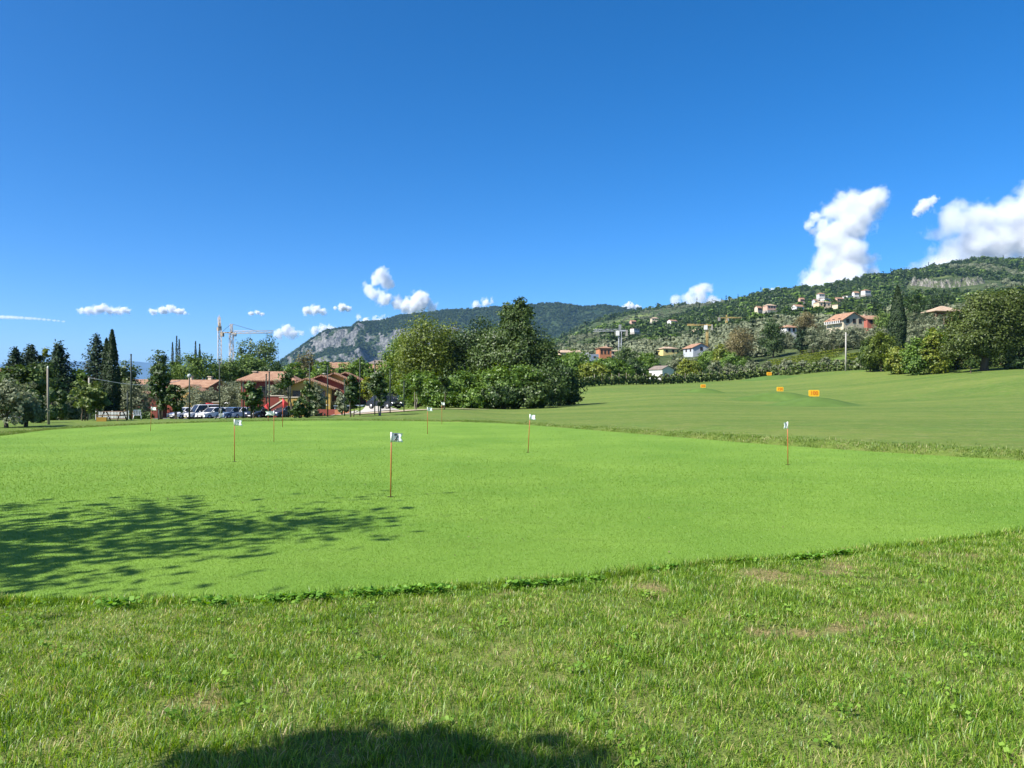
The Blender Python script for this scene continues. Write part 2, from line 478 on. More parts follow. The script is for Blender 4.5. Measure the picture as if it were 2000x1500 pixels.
def ridge_mesh(name, prof, D_ridge, D_foot, z_foot, mat, rows=70, cols=260, shape=None, amp=18.0, nscale=160.0, back=1.6):
    """a mountain: prof lists (column, row) of its skyline, which stands D_ridge away; the slope comes down to D_foot"""
    us = np.array([a for a, _ in prof], float); vs_ = np.array([b for _, b in prof], float)
    U = np.linspace(us[0], us[-1], cols)
    V = np.interp(U, us, vs_)
    Dr = np.interp(U, us, D_ridge) if hasattr(D_ridge, '__len__') else np.full(cols, D_ridge)
    Df = np.interp(U, us, D_foot) if hasattr(D_foot, '__len__') else np.full(cols, D_foot)
    t = np.concatenate([np.linspace(0, 1, rows), np.linspace(1.08, back, 16)])
    T, UU = np.meshgrid(t, U, indexing='ij')
    DR, DF, VV = np.broadcast_to(Dr, T.shape), np.broadcast_to(Df, T.shape), np.broadcast_to(V, T.shape)
    D = DF + (DR - DF) * T
    zr = ZC - (VV - VH) / F * DR
    h = shape(T, UU) if shape else np.clip(T, 0, 1)
    h = np.where(T > 1, 1 - (T - 1) ** 1.3 * 1.2, h)
    Z = z_foot + (zr - z_foot) * h
    X = (UU - 1000) / F * D
    env = np.clip(np.minimum(T, 1.0) * 4, 0, 1) * np.where(T > .94, np.clip((1.02 - T) / .08, .12, 1), 1)
    Z = Z + env * amp * 2 * fbm(X / nscale, D / nscale, 2.0, 5)
    # gullies and buttresses push the face back and forth
    Y = D + env * amp * 2.4 * fbm(X / (nscale * .55), Z / (nscale * .8), 9.0, 5)
    v = np.stack([X.ravel(), Y.ravel(), Z.ravel()], 1)
    nr, nc = T.shape
    i, j = np.meshgrid(np.arange(nr - 1), np.arange(nc - 1), indexing='ij')
    a = (i * nc + j).ravel()
    f = np.stack([a, a + 1, a + nc + 1, a + nc], 1)
    o = link(name, np_mesh(name, v, f, mat, True)); o['kind'] = 'structure'
    return o, v.reshape(nr, nc, 3)

M_cliff = wooded('cliff_mountain_rock', lin(.018, .036, .014), lin(.042, .066, .024), lin(.045, .050, .052), lin(.25, .245, .23), .50, .64, .018)
M_far = plain('far_hill_woods', lin(.05, .07, .05), 1.0, .3, .002, spec=0)

def cliff_shape(T, U):
    # talus, then a steep rock wall, then a gentler wooded top; the wall fades out to the right
    w = np.clip((1030 - U) / 190, 0, 1)
    lo = .30 * np.clip(T / .62, 0, 1)
    wall = .30 + .50 * np.clip((T - .62) / .12, 0, 1)
    top = .80 + .20 * np.clip((T - .74) / .26, 0, 1) ** .8
    c = np.where(T < .62, lo, np.where(T < .74, wall, top))
    c2 = .30 * np.clip(T / .5, 0, 1) + .36 * np.clip((T - .5) / .08, 0, 1) + .1 * np.clip((T - .58) / .14, 0, 1) + .24 * np.clip((T - .72) / .06, 0, 1)
    c = np.where(U < 700, c2, c * np.clip((U - 700) / 40, 0, 1) + c2 * (1 - np.clip((U - 700) / 40, 0, 1)))
    g = np.clip(T, 0, 1) ** 1.15
    return c * w + g * (1 - w)

mountain, MV = ridge_mesh('mountain', [(440, 800), (500, 752), (530, 722), (560, 701), (580, 688), (605, 672), (640, 656), (688, 653), (697, 642), (720, 633), (780, 618), (860, 607), (960, 600), (1030, 596), (1060, 593), (1090, 592), (1115, 597), (1140, 600), (1180, 597), (1220, 602), (1250, 608), (1300, 616), (1360, 628)],
                      3300, 2300, -58, M_cliff, rows=110, cols=330, shape=cliff_shape, amp=22, nscale=150)
far_hills, _ = ridge_mesh('far_hills', [(-500, 700), (-200, 706), (0, 712), (100, 707), (200, 706), (260, 706), (300, 710), (330, 709), (420, 712), (520, 708), (640, 704), (800, 708), (1000, 712), (1300, 716)],
                       17500, 14500, -60, M_far, rows=20, cols=120, amp=60, nscale=1500)

# lake water between the plain and the far hills
M_water, n_, l_ = new_mat('lake_water')
p_ = n_.new('ShaderNodeBsdfPrincipled'); p_.inputs['Base Color'].default_value = lin(.03, .07, .1); p_.inputs['Roughness'].default_value = .25
o_ = n_.new('ShaderNodeOutputMaterial'); l_.new(p_.outputs[0], o_.inputs['Surface'])
lake = MB().add([(-14000, 3300, -59), (1200, 3300, -59), (3000, 15500, -59), (-14000, 15500, -59)], [(0, 1, 2, 3)]).build('lake', M_water)
lake['kind'] = 'structure'

# ------------------------------------------------------------------ haze
M_haze, n_, l_ = new_mat('thin_air')
pv = n_.new('ShaderNodeVolumePrincipled')
pv.inputs['Color'].default_value = (.28, .55, .98, 1); pv.inputs['Density'].default_value = 4.0e-5; pv.inputs['Anisotropy'].default_value = 0.0
o_ = n_.new('ShaderNodeOutputMaterial'); l_.new(pv.outputs[0], o_.inputs['Volume'])
haze = MB().box((0, 8000, 245), (44000, 34000, 630)).build('haze', M_haze)
haze['kind'] = 'stuff'

# pale cliff band high on the right-hand hillside
M_band = wooded('pale_limestone', lin(.05, .07, .03), lin(.09, .11, .05), lin(.10, .095, .085), lin(.33, .31, .27), .28, .60, .03)
cu = np.linspace(1766, 1928, 150); ct = np.linspace(0, 1, 16)
vt_ = np.interp(cu, [1766, 1850, 1928], [556, 561, 553])
lo_, hi_ = np.full(150, 600.0), np.full(150, 1690.0)
for _ in range(24):
    m_ = (lo_ + hi_) / 2
    up = VH - (terrain((cu - 1000) / F * m_, m_) - ZC) / m_ * F > vt_
    lo_, hi_ = np.where(up, m_, lo_), np.where(up, hi_, m_)
cd = np.convolve(np.pad(lo_, 12, mode='edge'), np.ones(25) / 25, 'valid')
T_, C_ = np.meshgrid(ct, np.arange(150), indexing='ij')
U_, Dd = cu[C_], cd[C_]
hh_ = (9 + 4 * vnoise(U_ / 7, 0 * U_) + 3 * vnoise(U_ / 2.2, 0 * U_ + 4)) * np.clip(np.minimum(U_ - 1766, 1928 - U_) / 16, 0, 1)
Yb = Dd - 10 + 14 * T_ + 14 * fbm(U_ / 5, T_ * 1.6, 2.0, 5)
Xb = (U_ - 1000) / F * Yb
Zb = terrain(Xb[0], Yb[0])[None] - 4 + (hh_ + 4) * T_ ** .6 + 1.2 * fbm(U_ / 2.5, T_ * 5, 6.0)
a_ = (np.arange(15)[:, None] * 150 + np.arange(149)[None]).ravel()
cliff_band = link('cliff_band', np_mesh('cliff_band', np.stack([Xb.ravel(), Yb.ravel(), Zb.ravel()], 1), np.stack([a_, a_ + 1, a_ + 151, a_ + 150], 1), M_band)); cliff_band['kind'] = 'structure'
# ------------------------------------------------------------------ putting green and grass
def green_mat():
    m, n, l = new_mat('putting_green_turf')
    out = n.new('ShaderNodeOutputMaterial'); p = n.new('ShaderNodeBsdfPrincipled')
    p.inputs['Roughness'].default_value = .85; p.inputs['Specular IOR Level'].default_value = .2
    tc = n.new('ShaderNodeTexCoord')
    def noise(scale, detail, rough, sc=None):
        q = n.new('ShaderNodeTexNoise'); q.inputs['Scale'].default_value = scale; q.inputs['Detail'].default_value = detail; q.inputs['Roughness'].default_value = rough
        if sc:
            mp = n.new('ShaderNodeMapping'); mp.inputs['Scale'].default_value = sc; l.new(tc.outputs['Object'], mp.inputs['Vector']); l.new(mp.outputs[0], q.inputs['Vector'])
        else: l.new(tc.outputs['Object'], q.inputs['Vector'])
        return q.outputs['Fac']
    def mixc(f, a, b, lo, hi):
        mr = n.new('ShaderNodeMapRange'); mr.inputs['From Min'].default_value = lo; mr.inputs['From Max'].default_value = hi; l.new(f, mr.inputs['Value'])
        x = n.new('ShaderNodeMix'); x.data_type = 'RGBA'
        for k, c in ((6, a), (7, b)):
            if isinstance(c, tuple): x.inputs[k].default_value = c
            else: l.new(c, x.inputs[k])
        l.new(mr.outputs[0], x.inputs[0]); return x.outputs[2]
    c = mixc(noise(.35, 5, .6), lin(.112, .218, .024), lin(.162, .275, .036), .35, .65)
    c = mixc(noise(1.2, 4, .6, (.6, 2.2, 1)), c, lin(.128, .222, .028), .52, .72)
    fine = mixc(noise(45, 6, .75), lin(.74, .76, .70), lin(1.22, 1.2, 1.2), .32, .68)
    x = n.new('ShaderNodeMix'); x.data_type = 'RGBA'; x.blend_type = 'MULTIPLY'; x.inputs[0].default_value = .8
    l.new(c, x.inputs[6]); l.new(fine, x.inputs[7])
    l.new(x.outputs[2], p.inputs['Base Color'])
    b = n.new('ShaderNodeBump'); b.inputs['Strength'].default_value = .5; b.inputs['Distance'].default_value = .02
    l.new(noise(60, 5, .7), b.inputs['Height']); l.new(b.outputs[0], p.inputs['Normal'])
    l.new(p.outputs[0], out.inputs['Surface'])
    return m
M_green = green_mat()
gb = MB(); _n = len(GREEN)
gb.add([(x, y, .004) for x, y in GREEN], [tuple(range(_n))])
gb.add([(x, y, .004) for x, y in GREEN] + [(x, y, -.07) for x, y in GREEN], [(i, _n + i, _n + (i + 1) % _n, (i + 1) % _n) for i in range(_n)])
putting_green = gb.build('putting_green', M_green); putting_green['kind'] = 'structure'

def blades(base, length, width, az, lean, mid=.55, r=rng):
    """grass blades as narrow bent strips: base (n,3), each 5 vertices and 3 triangles"""
    n = len(base)
    dx, dy = np.cos(az), np.sin(az)
    face = az + math.pi / 2 + r.normal(0, .7, n)
    wx, wy = np.cos(face) * width / 2, np.sin(face) * width / 2
    out1 = np.sin(lean * .6) * length * mid; up1 = np.cos(lean * .6) * length * mid
    out2 = out1 + np.sin(np.minimum(lean * 1.7, 2.1)) * length * (1 - mid); up2 = up1 + np.cos(np.minimum(lean * 1.7, 2.1)) * length * (1 - mid)
    v = np.zeros((n, 5, 3), np.float32)
    v[:, 0] = base + np.stack([wx, wy, np.zeros(n)], 1); v[:, 1] = base - np.stack([wx, wy, np.zeros(n)], 1)
    m_ = base + np.stack([dx * out1, dy * out1, up1], 1)
    v[:, 2] = m_ + np.stack([wx, wy, np.zeros(n)], 1) * .8; v[:, 3] = m_ - np.stack([wx, wy, np.zeros(n)], 1) * .8
    v[:, 4] = base + np.stack([dx * out2, dy * out2, up2], 1)
    i = (np.arange(n) * 5)[:, None]
    f = np.concatenate([i + np.array([[0, 1, 3]]), i + np.array([[0, 3, 2]]), i + np.array([[2, 3, 4]])], 0)
    return v.reshape(-1, 3), f

def tuft_field(cx, cy, per, sigma, lmin, lmax, wmin, wmax, lean0=.35, z=None):
    """clusters at (cx, cy), per blades each"""
    k = len(cx)
    idx = np.repeat(np.arange(k), per)
    n = len(idx)
    ox, oy = rng.normal(0, sigma, n), rng.normal(0, sigma, n)
    x, y = cx[idx] + ox, cy[idx] + oy
    ca, cl = rng.uniform(0, 2 * math.pi, k), np.abs(rng.normal(0, .3, k))
    az = np.arctan2(oy * 12 + np.sin(ca[idx]) * cl[idx] + rng.normal(0, .25, n), ox * 12 + np.cos(ca[idx]) * cl[idx] + rng.normal(0, .25, n))
    ln = lmin + (lmax - lmin) * np.clip(rng.beta(2, 3, n) * .8 + .35 * (rng.random(k)[idx] - .3), 0, 1)
    ln = ln * np.clip(1.0 + 1.5 * fbm(x / .7, y / .7, 12.0, 3), .5, 1.6)
    lean = np.clip(np.abs(rng.normal(lean0, .28, n)) + cl[idx] * .4, .03, 1.35)
    base = np.stack([x, y, terrain(x, y) - .005], 1)
    return base, ln, rng.uniform(wmin, wmax, n), az, lean

def stuff(name, v, f, mat, label=None):
    o = link(name, np_mesh(name, v, f, mat)); o['kind'] = 'stuff'
    if label: o['label'] = label
    return o

M_blade = leafy('rough_grass_blades', lin(.050, .145, .007), lin(.295, .455, .040), .42, .45, .035, c3=lin(.50, .46, .17), big=2.4)
M_dry = leafy('dry_grass_blades', lin(.22, .19, .07), lin(.42, .35, .17), .3, .5, .04, big=2.0)

# near rough between the camera and the green, wide enough for a step to either side
def scatter(n, x0, x1, y0, y1):
    return rng.uniform(x0, x1, n), rng.uniform(y0, y1, n)
cx, cy = scatter(72000, -10, 11, 2.0, 12)
g = green_sd(cx, cy)
keep = (g > .0) & (np.abs(cx) < .70 * cy + 1.3) & (cy < 12)
dens = np.clip(1.15 - (cy - 3) * .055, .55, 1.0) * (1 - .80 * bare(cx, cy))
keep &= rng.random(len(cx)) < dens
cx, cy = cx[keep], cy[keep]
b_, ln, w_, az, le = tuft_field(cx, cy, 20, .04, .028, .09, .0026, .0052, lean0=.6)
ok = green_sd(b_[:, 0], b_[:, 1]) > -.03
v_, f_ = blades(b_[ok], ln[ok], w_[ok], az[ok], le[ok])
stuff('rough_grass', v_, f_, M_blade, 'long uneven grass of the rough in front of the putting green')
# dry blades and thatch in the worn spots
cx, cy = scatter(20000, -9, 10, 1.3, 11)
keep = (green_sd(cx, cy) > .1) & (np.abs(cx) < .70 * cy + 2) & (rng.random(len(cx)) < .20 + .75 * bare(cx, cy))
cx, cy = cx[keep], cy[keep]
b_, ln, w_, az, le = tuft_field(cx, cy, 7, .05, .03, .10, .003, .006, lean0=.95)
v_, f_ = blades(b_, ln, w_, az, le)
stuff('dry_grass', v_, f_, M_dry, 'straw coloured dry grass in worn spots of the rough')

# short turf of the green, near part
n = 560000
t_ = rng.random(n); yy = 5.6 / (1 - t_ * (1 - 5.6 / 40.0)); xx = rng.uniform(-.75, .75, n) * yy + rng.uniform(-1.2, 1.2, n)
k = green_sd(xx, yy) < -.01
xx, yy = xx[k], yy[k]; n = len(xx)
base = np.stack([xx, yy, np.full(n, .002)], 1)
L = rng.uniform(.009, .019, n) * np.clip(yy / 8, .8, 1.6); W = rng.uniform(.0035, .0065, n) * np.clip(yy / 7, .8, 2.2); az = rng.uniform(0, 2 * math.pi, n); ln = rng.uniform(.2, 1.1, n)
tip = base + np.stack([np.cos(az) * np.sin(ln) * L, np.sin(az) * np.sin(ln) * L, np.cos(ln) * L], 1)
fa = rng.uniform(0, math.pi, n)
s_ = np.stack([np.cos(fa) * W / 2, np.sin(fa) * W / 2, np.zeros(n)], 1)
v_ = np.stack([base + s_, base - s_, tip], 1).reshape(-1, 3)
M_short = leafy('green_turf_blades', lin(.124, .230, .024), lin(.188, .308, .042), .3, .5, .03, big=.5)
stuff('green_turf', v_, np.arange(n * 3).reshape(-1, 3), M_short, 'closely mown turf of the putting green')

# fringe of longer grass where the fairway meets the green, and behind it
def along_edge(n, lo, hi, sel):
    i = rng.integers(0, len(GREEN), n); t = rng.random(n)[:, None]
    p = GREEN[i] * (1 - t) + GREEN[(i + 1) % len(GREEN)] * t
    q = p + rng.normal(0, 1, (n, 2)) * 0
    a = rng.uniform(0, 2 * math.pi, n); d = lo + (hi - lo) * rng.random(n) ** 1.6
    q = p + np.stack([np.cos(a) * d, np.sin(a) * d], 1)
    return q[sel(q[:, 0], q[:, 1])]
q = along_edge(60000, .02, 2.2, lambda x, y: (green_sd(x, y) > .02) & (y > 10) & (np.abs(x) < .8 * y + 3))
q = q[rng.random(len(q)) < np.clip(1.25 - green_sd(q[:, 0], q[:, 1]) / 1.2, .06, 1)]
q = q[:11000]
b_, ln, w_, az, le = tuft_field(q[:, 0], q[:, 1], 6, .06, .035, .12, .008, .016)
ln = ln * np.where(b_[:, 1] > 26, .75, 1.0)
v_, f_ = blades(b_, ln, w_, az, le)
M_fringe = leafy('fringe_grass_blades', lin(.085, .165, .018), lin(.21, .29, .05), .35, .5, .03, c3=lin(.36, .33, .16), big=.8)
stuff('fringe_grass', v_, f_, M_fringe, 'fringe of longer grass along the far edges of the putting green')

# longer blades leaning over the near edge of the green
q = along_edge(9000, .0, .22, lambda x, y: (green_sd(x, y) > -.02) & (y < 12) & (np.abs(x) < .8 * y + 1.5))[:4200]
b_, ln, w_, az, le = tuft_field(q[:, 0], q[:, 1], 8, .03, .04, .125, .003, .006, lean0=.5)
b_[:, 2] = np.maximum(b_[:, 2], -.005)
v_, f_ = blades(b_, ln, w_, az, le)
stuff('edge_grass', v_, f_, M_blade, 'ragged longer grass along the near edge of the putting green')
# clover and broad-leaved weeds
def leaf_quads(c, nrm, size, asp=1.0, r=rng):
    """rhombic leaves: centre, normal, length"""
    n = len(c)
    t = r.normal(0, 1, (n, 3)); t -= nrm * (t * nrm).sum(1, keepdims=True); t /= np.linalg.norm(t, axis=1, keepdims=True) + 1e-9
    b = np.cross(nrm, t)
    s = size[:, None]
    v = np.stack([c - t * s * .5, c + b * s * .32 * asp + nrm * s * .06, c + t * s * .5, c - b * s * .32 * asp + nrm * s * .06], 1)
    return v.reshape(-1, 3), np.arange(n * 4).reshape(-1, 4)
def weeds(spots, name, mat, label, per=34, h=(.02, .085), size=(.024, .05)):
    P = []
    for (x, y, rx, ry, k) in spots:
        a = rng.normal(0, 1, (k * per, 2)) * np.array([rx, ry]) * .55 + np.array([x, y])
        P.append(a)
    P = np.concatenate(P)
    P = P[green_sd(P[:, 0], P[:, 1]) > -.10]
    z = terrain(P[:, 0], P[:, 1]) + rng.uniform(h[0], h[1], len(P))
    nr = rng.normal(0, .45, (len(P), 3)); nr[:, 2] = 1; nr /= np.linalg.norm(nr, axis=1, keepdims=True)
    v, f = leaf_quads(np.column_stack([P, z]), nr, rng.uniform(*size, len(P)), 1.4)
    return stuff(name, v, f, mat, label)
M_clover = leafy('clover_leaves', lin(.06, .18, .016), lin(.20, .38, .05), .4, .6, .015, big=3)
def gp(u, v): d = ZC * F / (v - VH); return ((u - 1000) / F * d, d)
sp = []
for (u, v, rx, ry, k) in ((1020, 1145, .12, .05, 5), (1070, 1142, .16, .07, 9), (1120, 1138, .14, .06, 8), (1150, 1136, .1, .05, 4), (1270, 1118, .14, .05, 5), (1310, 1110, .1, .05, 4), (1440, 1100, .16, .05, 6), (1570, 1092, .16, .05, 6), (1640, 1088, .12, .05, 4),
                         (560, 1180, .16, .06, 6), (620, 1180, .14, .06, 5), (720, 1170, .14, .05, 5), (800, 1165, .14, .05, 5), (420, 1190, .12, .06, 3), (860, 1165, .1, .05, 3), (230, 1190, .14, .06, 3)):
    x, y = gp(u, v); sp.append((x, y - .03, rx, ry, k))
weeds(sp, 'clover', M_clover, 'dark green clover patches along the near edge of the green')
sp = [(rng.uniform(-4.2, 4.6), rng.uniform(2.9, 7.0), .07, .06, 1) for _ in range(160)]
sp = [s for s in sp if green_sd(s[0], s[1]) > .1]
M_weed = leafy('weed_leaves', lin(.09, .20, .02), lin(.22, .36, .05), .35, .6, .015, big=3)
weeds(sp, 'broadleaf_weed', M_weed, 'broad-leaved weeds scattered in the near rough', per=14, h=(.02, .065), size=(.016, .034))

# a few fallen leaves and crumbs of soil on the green
n = 130
fx, fy = rng.normal(-.6, 2.6, n), rng.uniform(6.8, 15, n)
k = green_sd(fx, fy) < -.3; fx, fy = fx[k], fy[k]
nr = rng.normal(0, .35, (len(fx), 3)); nr[:, 2] = 1; nr /= np.linalg.norm(nr, axis=1, keepdims=True)
v_, f_ = leaf_quads(np.column_stack([fx, fy, np.full(len(fx), .022)]), nr, rng.uniform(.012, .04, len(fx)))
stuff('fallen_leaves', v_, f_, leafy('withered_leaves', lin(.05, .04, .02), lin(.22, .20, .10), .2, .6, .02, big=2), 'scattered withered leaves on the putting green')
# ------------------------------------------------------------------ vegetation kit
M_bark = plain('bark', lin(.10, .078, .055), .9, .35, 6, spec=.2, bump=.6, bscale=14)
M_bark_pale = plain('pale_bark', lin(.26, .23, .19), .9, .3, 6, spec=.2, bump=.5, bscale=14)
LEAF = {
    'oak':     leafy('oak_leaves', lin(0.034, 0.065, 0.014), lin(0.103, 0.157, 0.035), .25, .5, .03, big=.30),
    'dark':    leafy('dark_broad_leaves', lin(0.024, 0.052, 0.013), lin(0.072, 0.121, 0.029), .22, .5, .03, big=.35),
    'fresh':   leafy('fresh_green_leaves', lin(0.053, 0.114, 0.014), lin(0.161, 0.255, 0.037), .32, .5, .03, big=.4),
    'yellow':  leafy('yellow_green_leaves', lin(0.088, 0.133, 0.014), lin(0.259, 0.293, 0.039), .35, .5, .03, big=.4),
    'willow':  leafy('robinia_leaves', lin(0.063, 0.102, 0.012), lin(0.167, 0.215, 0.030), .33, .5, .03, big=.35),
    'olive':   leafy('olive_leaves', lin(0.135, 0.163, 0.088), lin(0.291, 0.319, 0.192), .36, .6, .02, big=.5),
    'conifer': leafy('conifer_needles', lin(0.013, 0.031, 0.014), lin(0.047, 0.081, 0.034), .12, .6, .02, big=.6),
    'cypress': leafy('cypress_scales', lin(0.013, 0.029, 0.010), lin(0.044, 0.073, 0.023), .12, .6, .02, big=.6),
    'pine':    leafy('stone_pine_needles', lin(0.043, 0.089, 0.018), lin(0.151, 0.222, 0.040), .18, .6, .02, big=.25),
    'box':     leafy('box_hedge_leaves', lin(0.036, 0.075, 0.016), lin(0.111, 0.169, 0.036), .2, .5, .04, big=1.0),
    'vine':    leafy('vine_leaves', lin(0.072, 0.117, 0.026), lin(0.195, 0.247, 0.065), .3, .5, .03, big=.6),
    'bigoak':  leafy('big_oak_leaves', lin(0.042, 0.067, 0.011), lin(0.119, 0.157, 0.030), .28, .5, .03, big=.3),
    'copper':  leafy('dry_foliage', lin(0.104, 0.098, 0.039), lin(0.234, 0.195, 0.078), .25, .5, .03, big=.4),
}

GROW, MORE = 1.35, 1.35
def unit(n, r):
    v = r.normal(0, 1, (n, 3))
    return v / np.linalg.norm(v, axis=1, keepdims=True)

def crown_mesh(name, lobes, n, size, mat, seed, hang=0.0, asp=1.0, inner=.25, out=1.05, clump=None):
    """leaves on and inside ellipsoid lobes (c, (rx, ry, rz)): grouped in twig clumps so that light and dark masses and gaps appear"""
    r = np.random.default_rng(seed)
    vol = np.array([(a[1][0] * a[1][1] * a[1][2]) ** (2 / 3) for a in lobes]); vol /= vol.sum()
    C, N = [], []
    for (c, rad), w in zip(lobes, vol):
        k = max(4, int(n * MORE * w))
        kc = max(4, k // (clump or 26))
        d = unit(kc, r)
        rr = np.where(r.random(kc) < inner, r.uniform(.35, .8, kc), r.uniform(.82, 1.06, kc))[:, None]
        cc = np.array(c) + d * rr * np.array(rad)
        idx = r.integers(0, kc, k)
        cs = min(rad) * .26
        off = r.normal(0, 1, (k, 3)) * cs * np.array([1, 1, .7])
        p = cc[idx] + off
        nn = d[idx] * out + unit(k, r) * .75 + np.array([0, 0, .35])
        C.append(p); N.append(nn)
    C, N = np.concatenate(C), np.concatenate(N)
    N /= np.linalg.norm(N, axis=1, keepdims=True) + 1e-9
    size = size * GROW
    if hang: C[:, 2] -= np.abs(r.normal(0, hang, len(C)))
    v, f = leaf_quads(C, N, r.uniform(.6, 1.35, len(C)) * size, asp, r)
    return np_mesh(name, v, f, mat)

def limb(mb, p0, p1, r0, r1, seed, wob=.06, n=5, seg=6):
    q = random.Random(seed)
    p0, p1 = Vector(p0), Vector(p1); L = (p1 - p0).length
    pts, rad = [], []
    for i in range(seg + 1):
        t = i / seg
        w = math.sin(t * math.pi) * wob * L
        pts.append(p0.lerp(p1, t) + Vector((q.uniform(-1, 1) * w, q.uniform(-1, 1) * w, q.uniform(-.4, .4) * w)))
        rad.append(r0 + (r1 - r0) * t)
    rad[0] *= 1.25
    mb.tube(pts, rad, n)
    return pts

def broad_tree(name, pos, h, w, kind, label, seed, n=3500, leaf=.28, trunk=.28, tr=None, group=None, bark=None, lobes=None, cat='tree', nl=9, stems=1, wy=None, hang=0.0, inner=.25, out=1.05, shape='round'):
    """tapered trunk with limbs under a lobed leafy crown; h, w: height and crown width"""
    q = random.Random(seed)
    root = empty(name, pos, q.uniform(0, .3), label, cat, group)
    wy = wy or w
    tb = trunk * h
    ch = h - tb
    if lobes is None:
        lobes = []
        for i in range(nl):
            t = (i + .5) / nl
            a = i * 2.4 + q.uniform(-.5, .5)
            if shape == 'round': prof = math.sin(math.pi * min(1, .18 + .78 * t)) ** .7
            elif shape == 'cone': prof = (1 - t) ** .7
            else: prof = .35 + .65 * t
            rr = prof * q.uniform(.28, .62)
            z = tb + ch * (.12 + .76 * t)
            s_ = q.uniform(.85, 1.2) * (.34 if shape != 'cone' else .34 * (1.25 - t))
            lobes.append(((math.cos(a) * rr * w / 2 * .95, math.sin(a) * rr * wy / 2 * .95, z), (w / 2 * s_ * 1.22, wy / 2 * s_ * 1.22, ch * s_ * .72)))
    tr = tr or max(.06, h * .022)
    mb = MB()
    for s_ in range(stems):
        bx, by = (q.uniform(-.25, .25) * w * .3, q.uniform(-.1, .1) * w) if stems > 1 else (0, 0)
        top = limb(mb, (bx, by, -.15), (bx * 1.6 + q.uniform(-.04, .04) * w, by + q.uniform(-.04, .04) * w, tb + ch * .62), tr / math.sqrt(stems), tr * .25, seed + s_, .025, 7, 8)
        for i, (c, rad) in enumerate(lobes[s_::stems]):
            j = max(2, min(7, int((c[2] - rad[2] * .6) / (tb + ch * .62) * 8)))
            limb(mb, top[min(j, len(top) - 2)], (c[0], c[1], c[2]), tr * .42 / math.sqrt(stems), tr * .08, seed + 31 * i, .08, 5, 4)
    mb.build('trunk', bark or M_bark, root)
    link('crown', crown_mesh('crown', lobes, n, leaf, LEAF[kind], seed, hang, inner=inner, out=out), root)
    return root

def conifer(name, pos, h, w, label, seed, n=9500, group=None, kind='conifer', leaf=.34, droop=.25, cat='tree'):
    """spruce or cedar: whorls of drooping boughs on a straight stem"""
    r = np.random.default_rng(seed); q = random.Random(seed)
    root = empty(name, pos, q.uniform(0, 6), label, cat, group)
    w = w * 1.6
    mb = MB(); mb.tube([(0, 0, -.15), (0, 0, h * .5), (0, 0, h * .985)], [h * .02, h * .012, .02], 7)
    C, N = [], []
    tiers = max(12, int(h / .42))
    for t in range(tiers):
        f = (t + .5) / tiers
        z = h * (.07 + .91 * f)
        R = w / 2 * (1 - f) ** .68 * (1 + .15 * q.uniform(-1, 1)) + .08
        nb = max(5, int(6 + 5 * (1 - f)))
        for b in range(nb):
            a = 2 * math.pi * b / nb + t * .7 + q.uniform(-.2, .2)
            L = R * q.uniform(.72, 1.15)
            tip = Vector((math.cos(a) * L, math.sin(a) * L, z - L * droop + L * .12))
            mb.tube([(0, 0, z), tip * .55 + Vector((0, 0, z * .45 - L * droop * .05)), tip], [.05 * (1 - f) + .015, .03 * (1 - f) + .01, .006], 4, False)
            k = max(5, int(n / tiers / nb * (.35 + 1.3 * (1 - f))))
            s_ = r.random(k) ** .7
            base = np.array([0, 0, z])[None] * (1 - s_[:, None]) + np.array(tip)[None] * s_[:, None]
            wd = (.06 + .22 * L * (1 - .6 * s_))[:, None]
            base = base + np.column_stack([r.normal(0, 1, k) * wd[:, 0] * .7, r.normal(0, 1, k) * wd[:, 0] * .7, r.normal(-.12, .26, k) - np.abs(r.normal(0, 1, k)) * wd[:, 0] * .3])
            C.append(base); nn = r.normal(0, .5, (k, 3)) + np.array([math.cos(a) * .5, math.sin(a) * .5, .8]); N.append(nn)
    C, N = np.concatenate(C), np.concatenate(N); N /= np.linalg.norm(N, axis=1, keepdims=True)
    mb.build('trunk', M_bark, root)
    v, f = leaf_quads(C, N, r.uniform(.6, 1.4, len(C)) * leaf, .7, r)
    link('crown', np_mesh('crown', v, f, LEAF[kind]), root)
    return root

def cypress(name, pos, h, w, label, seed, n=3200, group=None, leaf=.36, cat='tree', kind='cypress', bulge=.35):
    """narrow upright column tapering to a point"""
    r = np.random.default_rng(seed); q = random.Random(seed)
    root = empty(name, pos, q.uniform(0, 6), label, cat, group)
    MB().tube([(0, 0, -.15), (0, 0, h * .5), (0, 0, h * .94)], [h * .016, h * .01, .01], 6).build('trunk', M_bark, root)
    t = r.random(n) ** 1.25
    prof = np.where(t < bulge, .62 + .38 * (t / bulge), ((1 - t) / (1 - bulge)) ** .75)
    a = r.uniform(0, 2 * math.pi, n)
    lump = 1 + .35 * (vnoise(np.cos(a) * 2 + 9, np.sin(a) * 2 + 5, t * h * .8 + seed) - .5)
    R = w / 2 * prof * lump * np.where(r.random(n) < .2, r.uniform(.5, .9, n), r.uniform(.88, 1.04, n)) + .02
    C = np.column_stack([np.cos(a) * R, np.sin(a) * R, h * (.05 + .95 * t)])
    N = np.column_stack([np.cos(a), np.sin(a), np.full(n, .45)]) + r.normal(0, .5, (n, 3)); N /= np.linalg.norm(N, axis=1, keepdims=True)
    v, f = leaf_quads(C, N, r.uniform(.6, 1.4, n) * leaf, .6, r)
    link('crown', np_mesh('crown', v, f, LEAF[kind]), root)
    return root

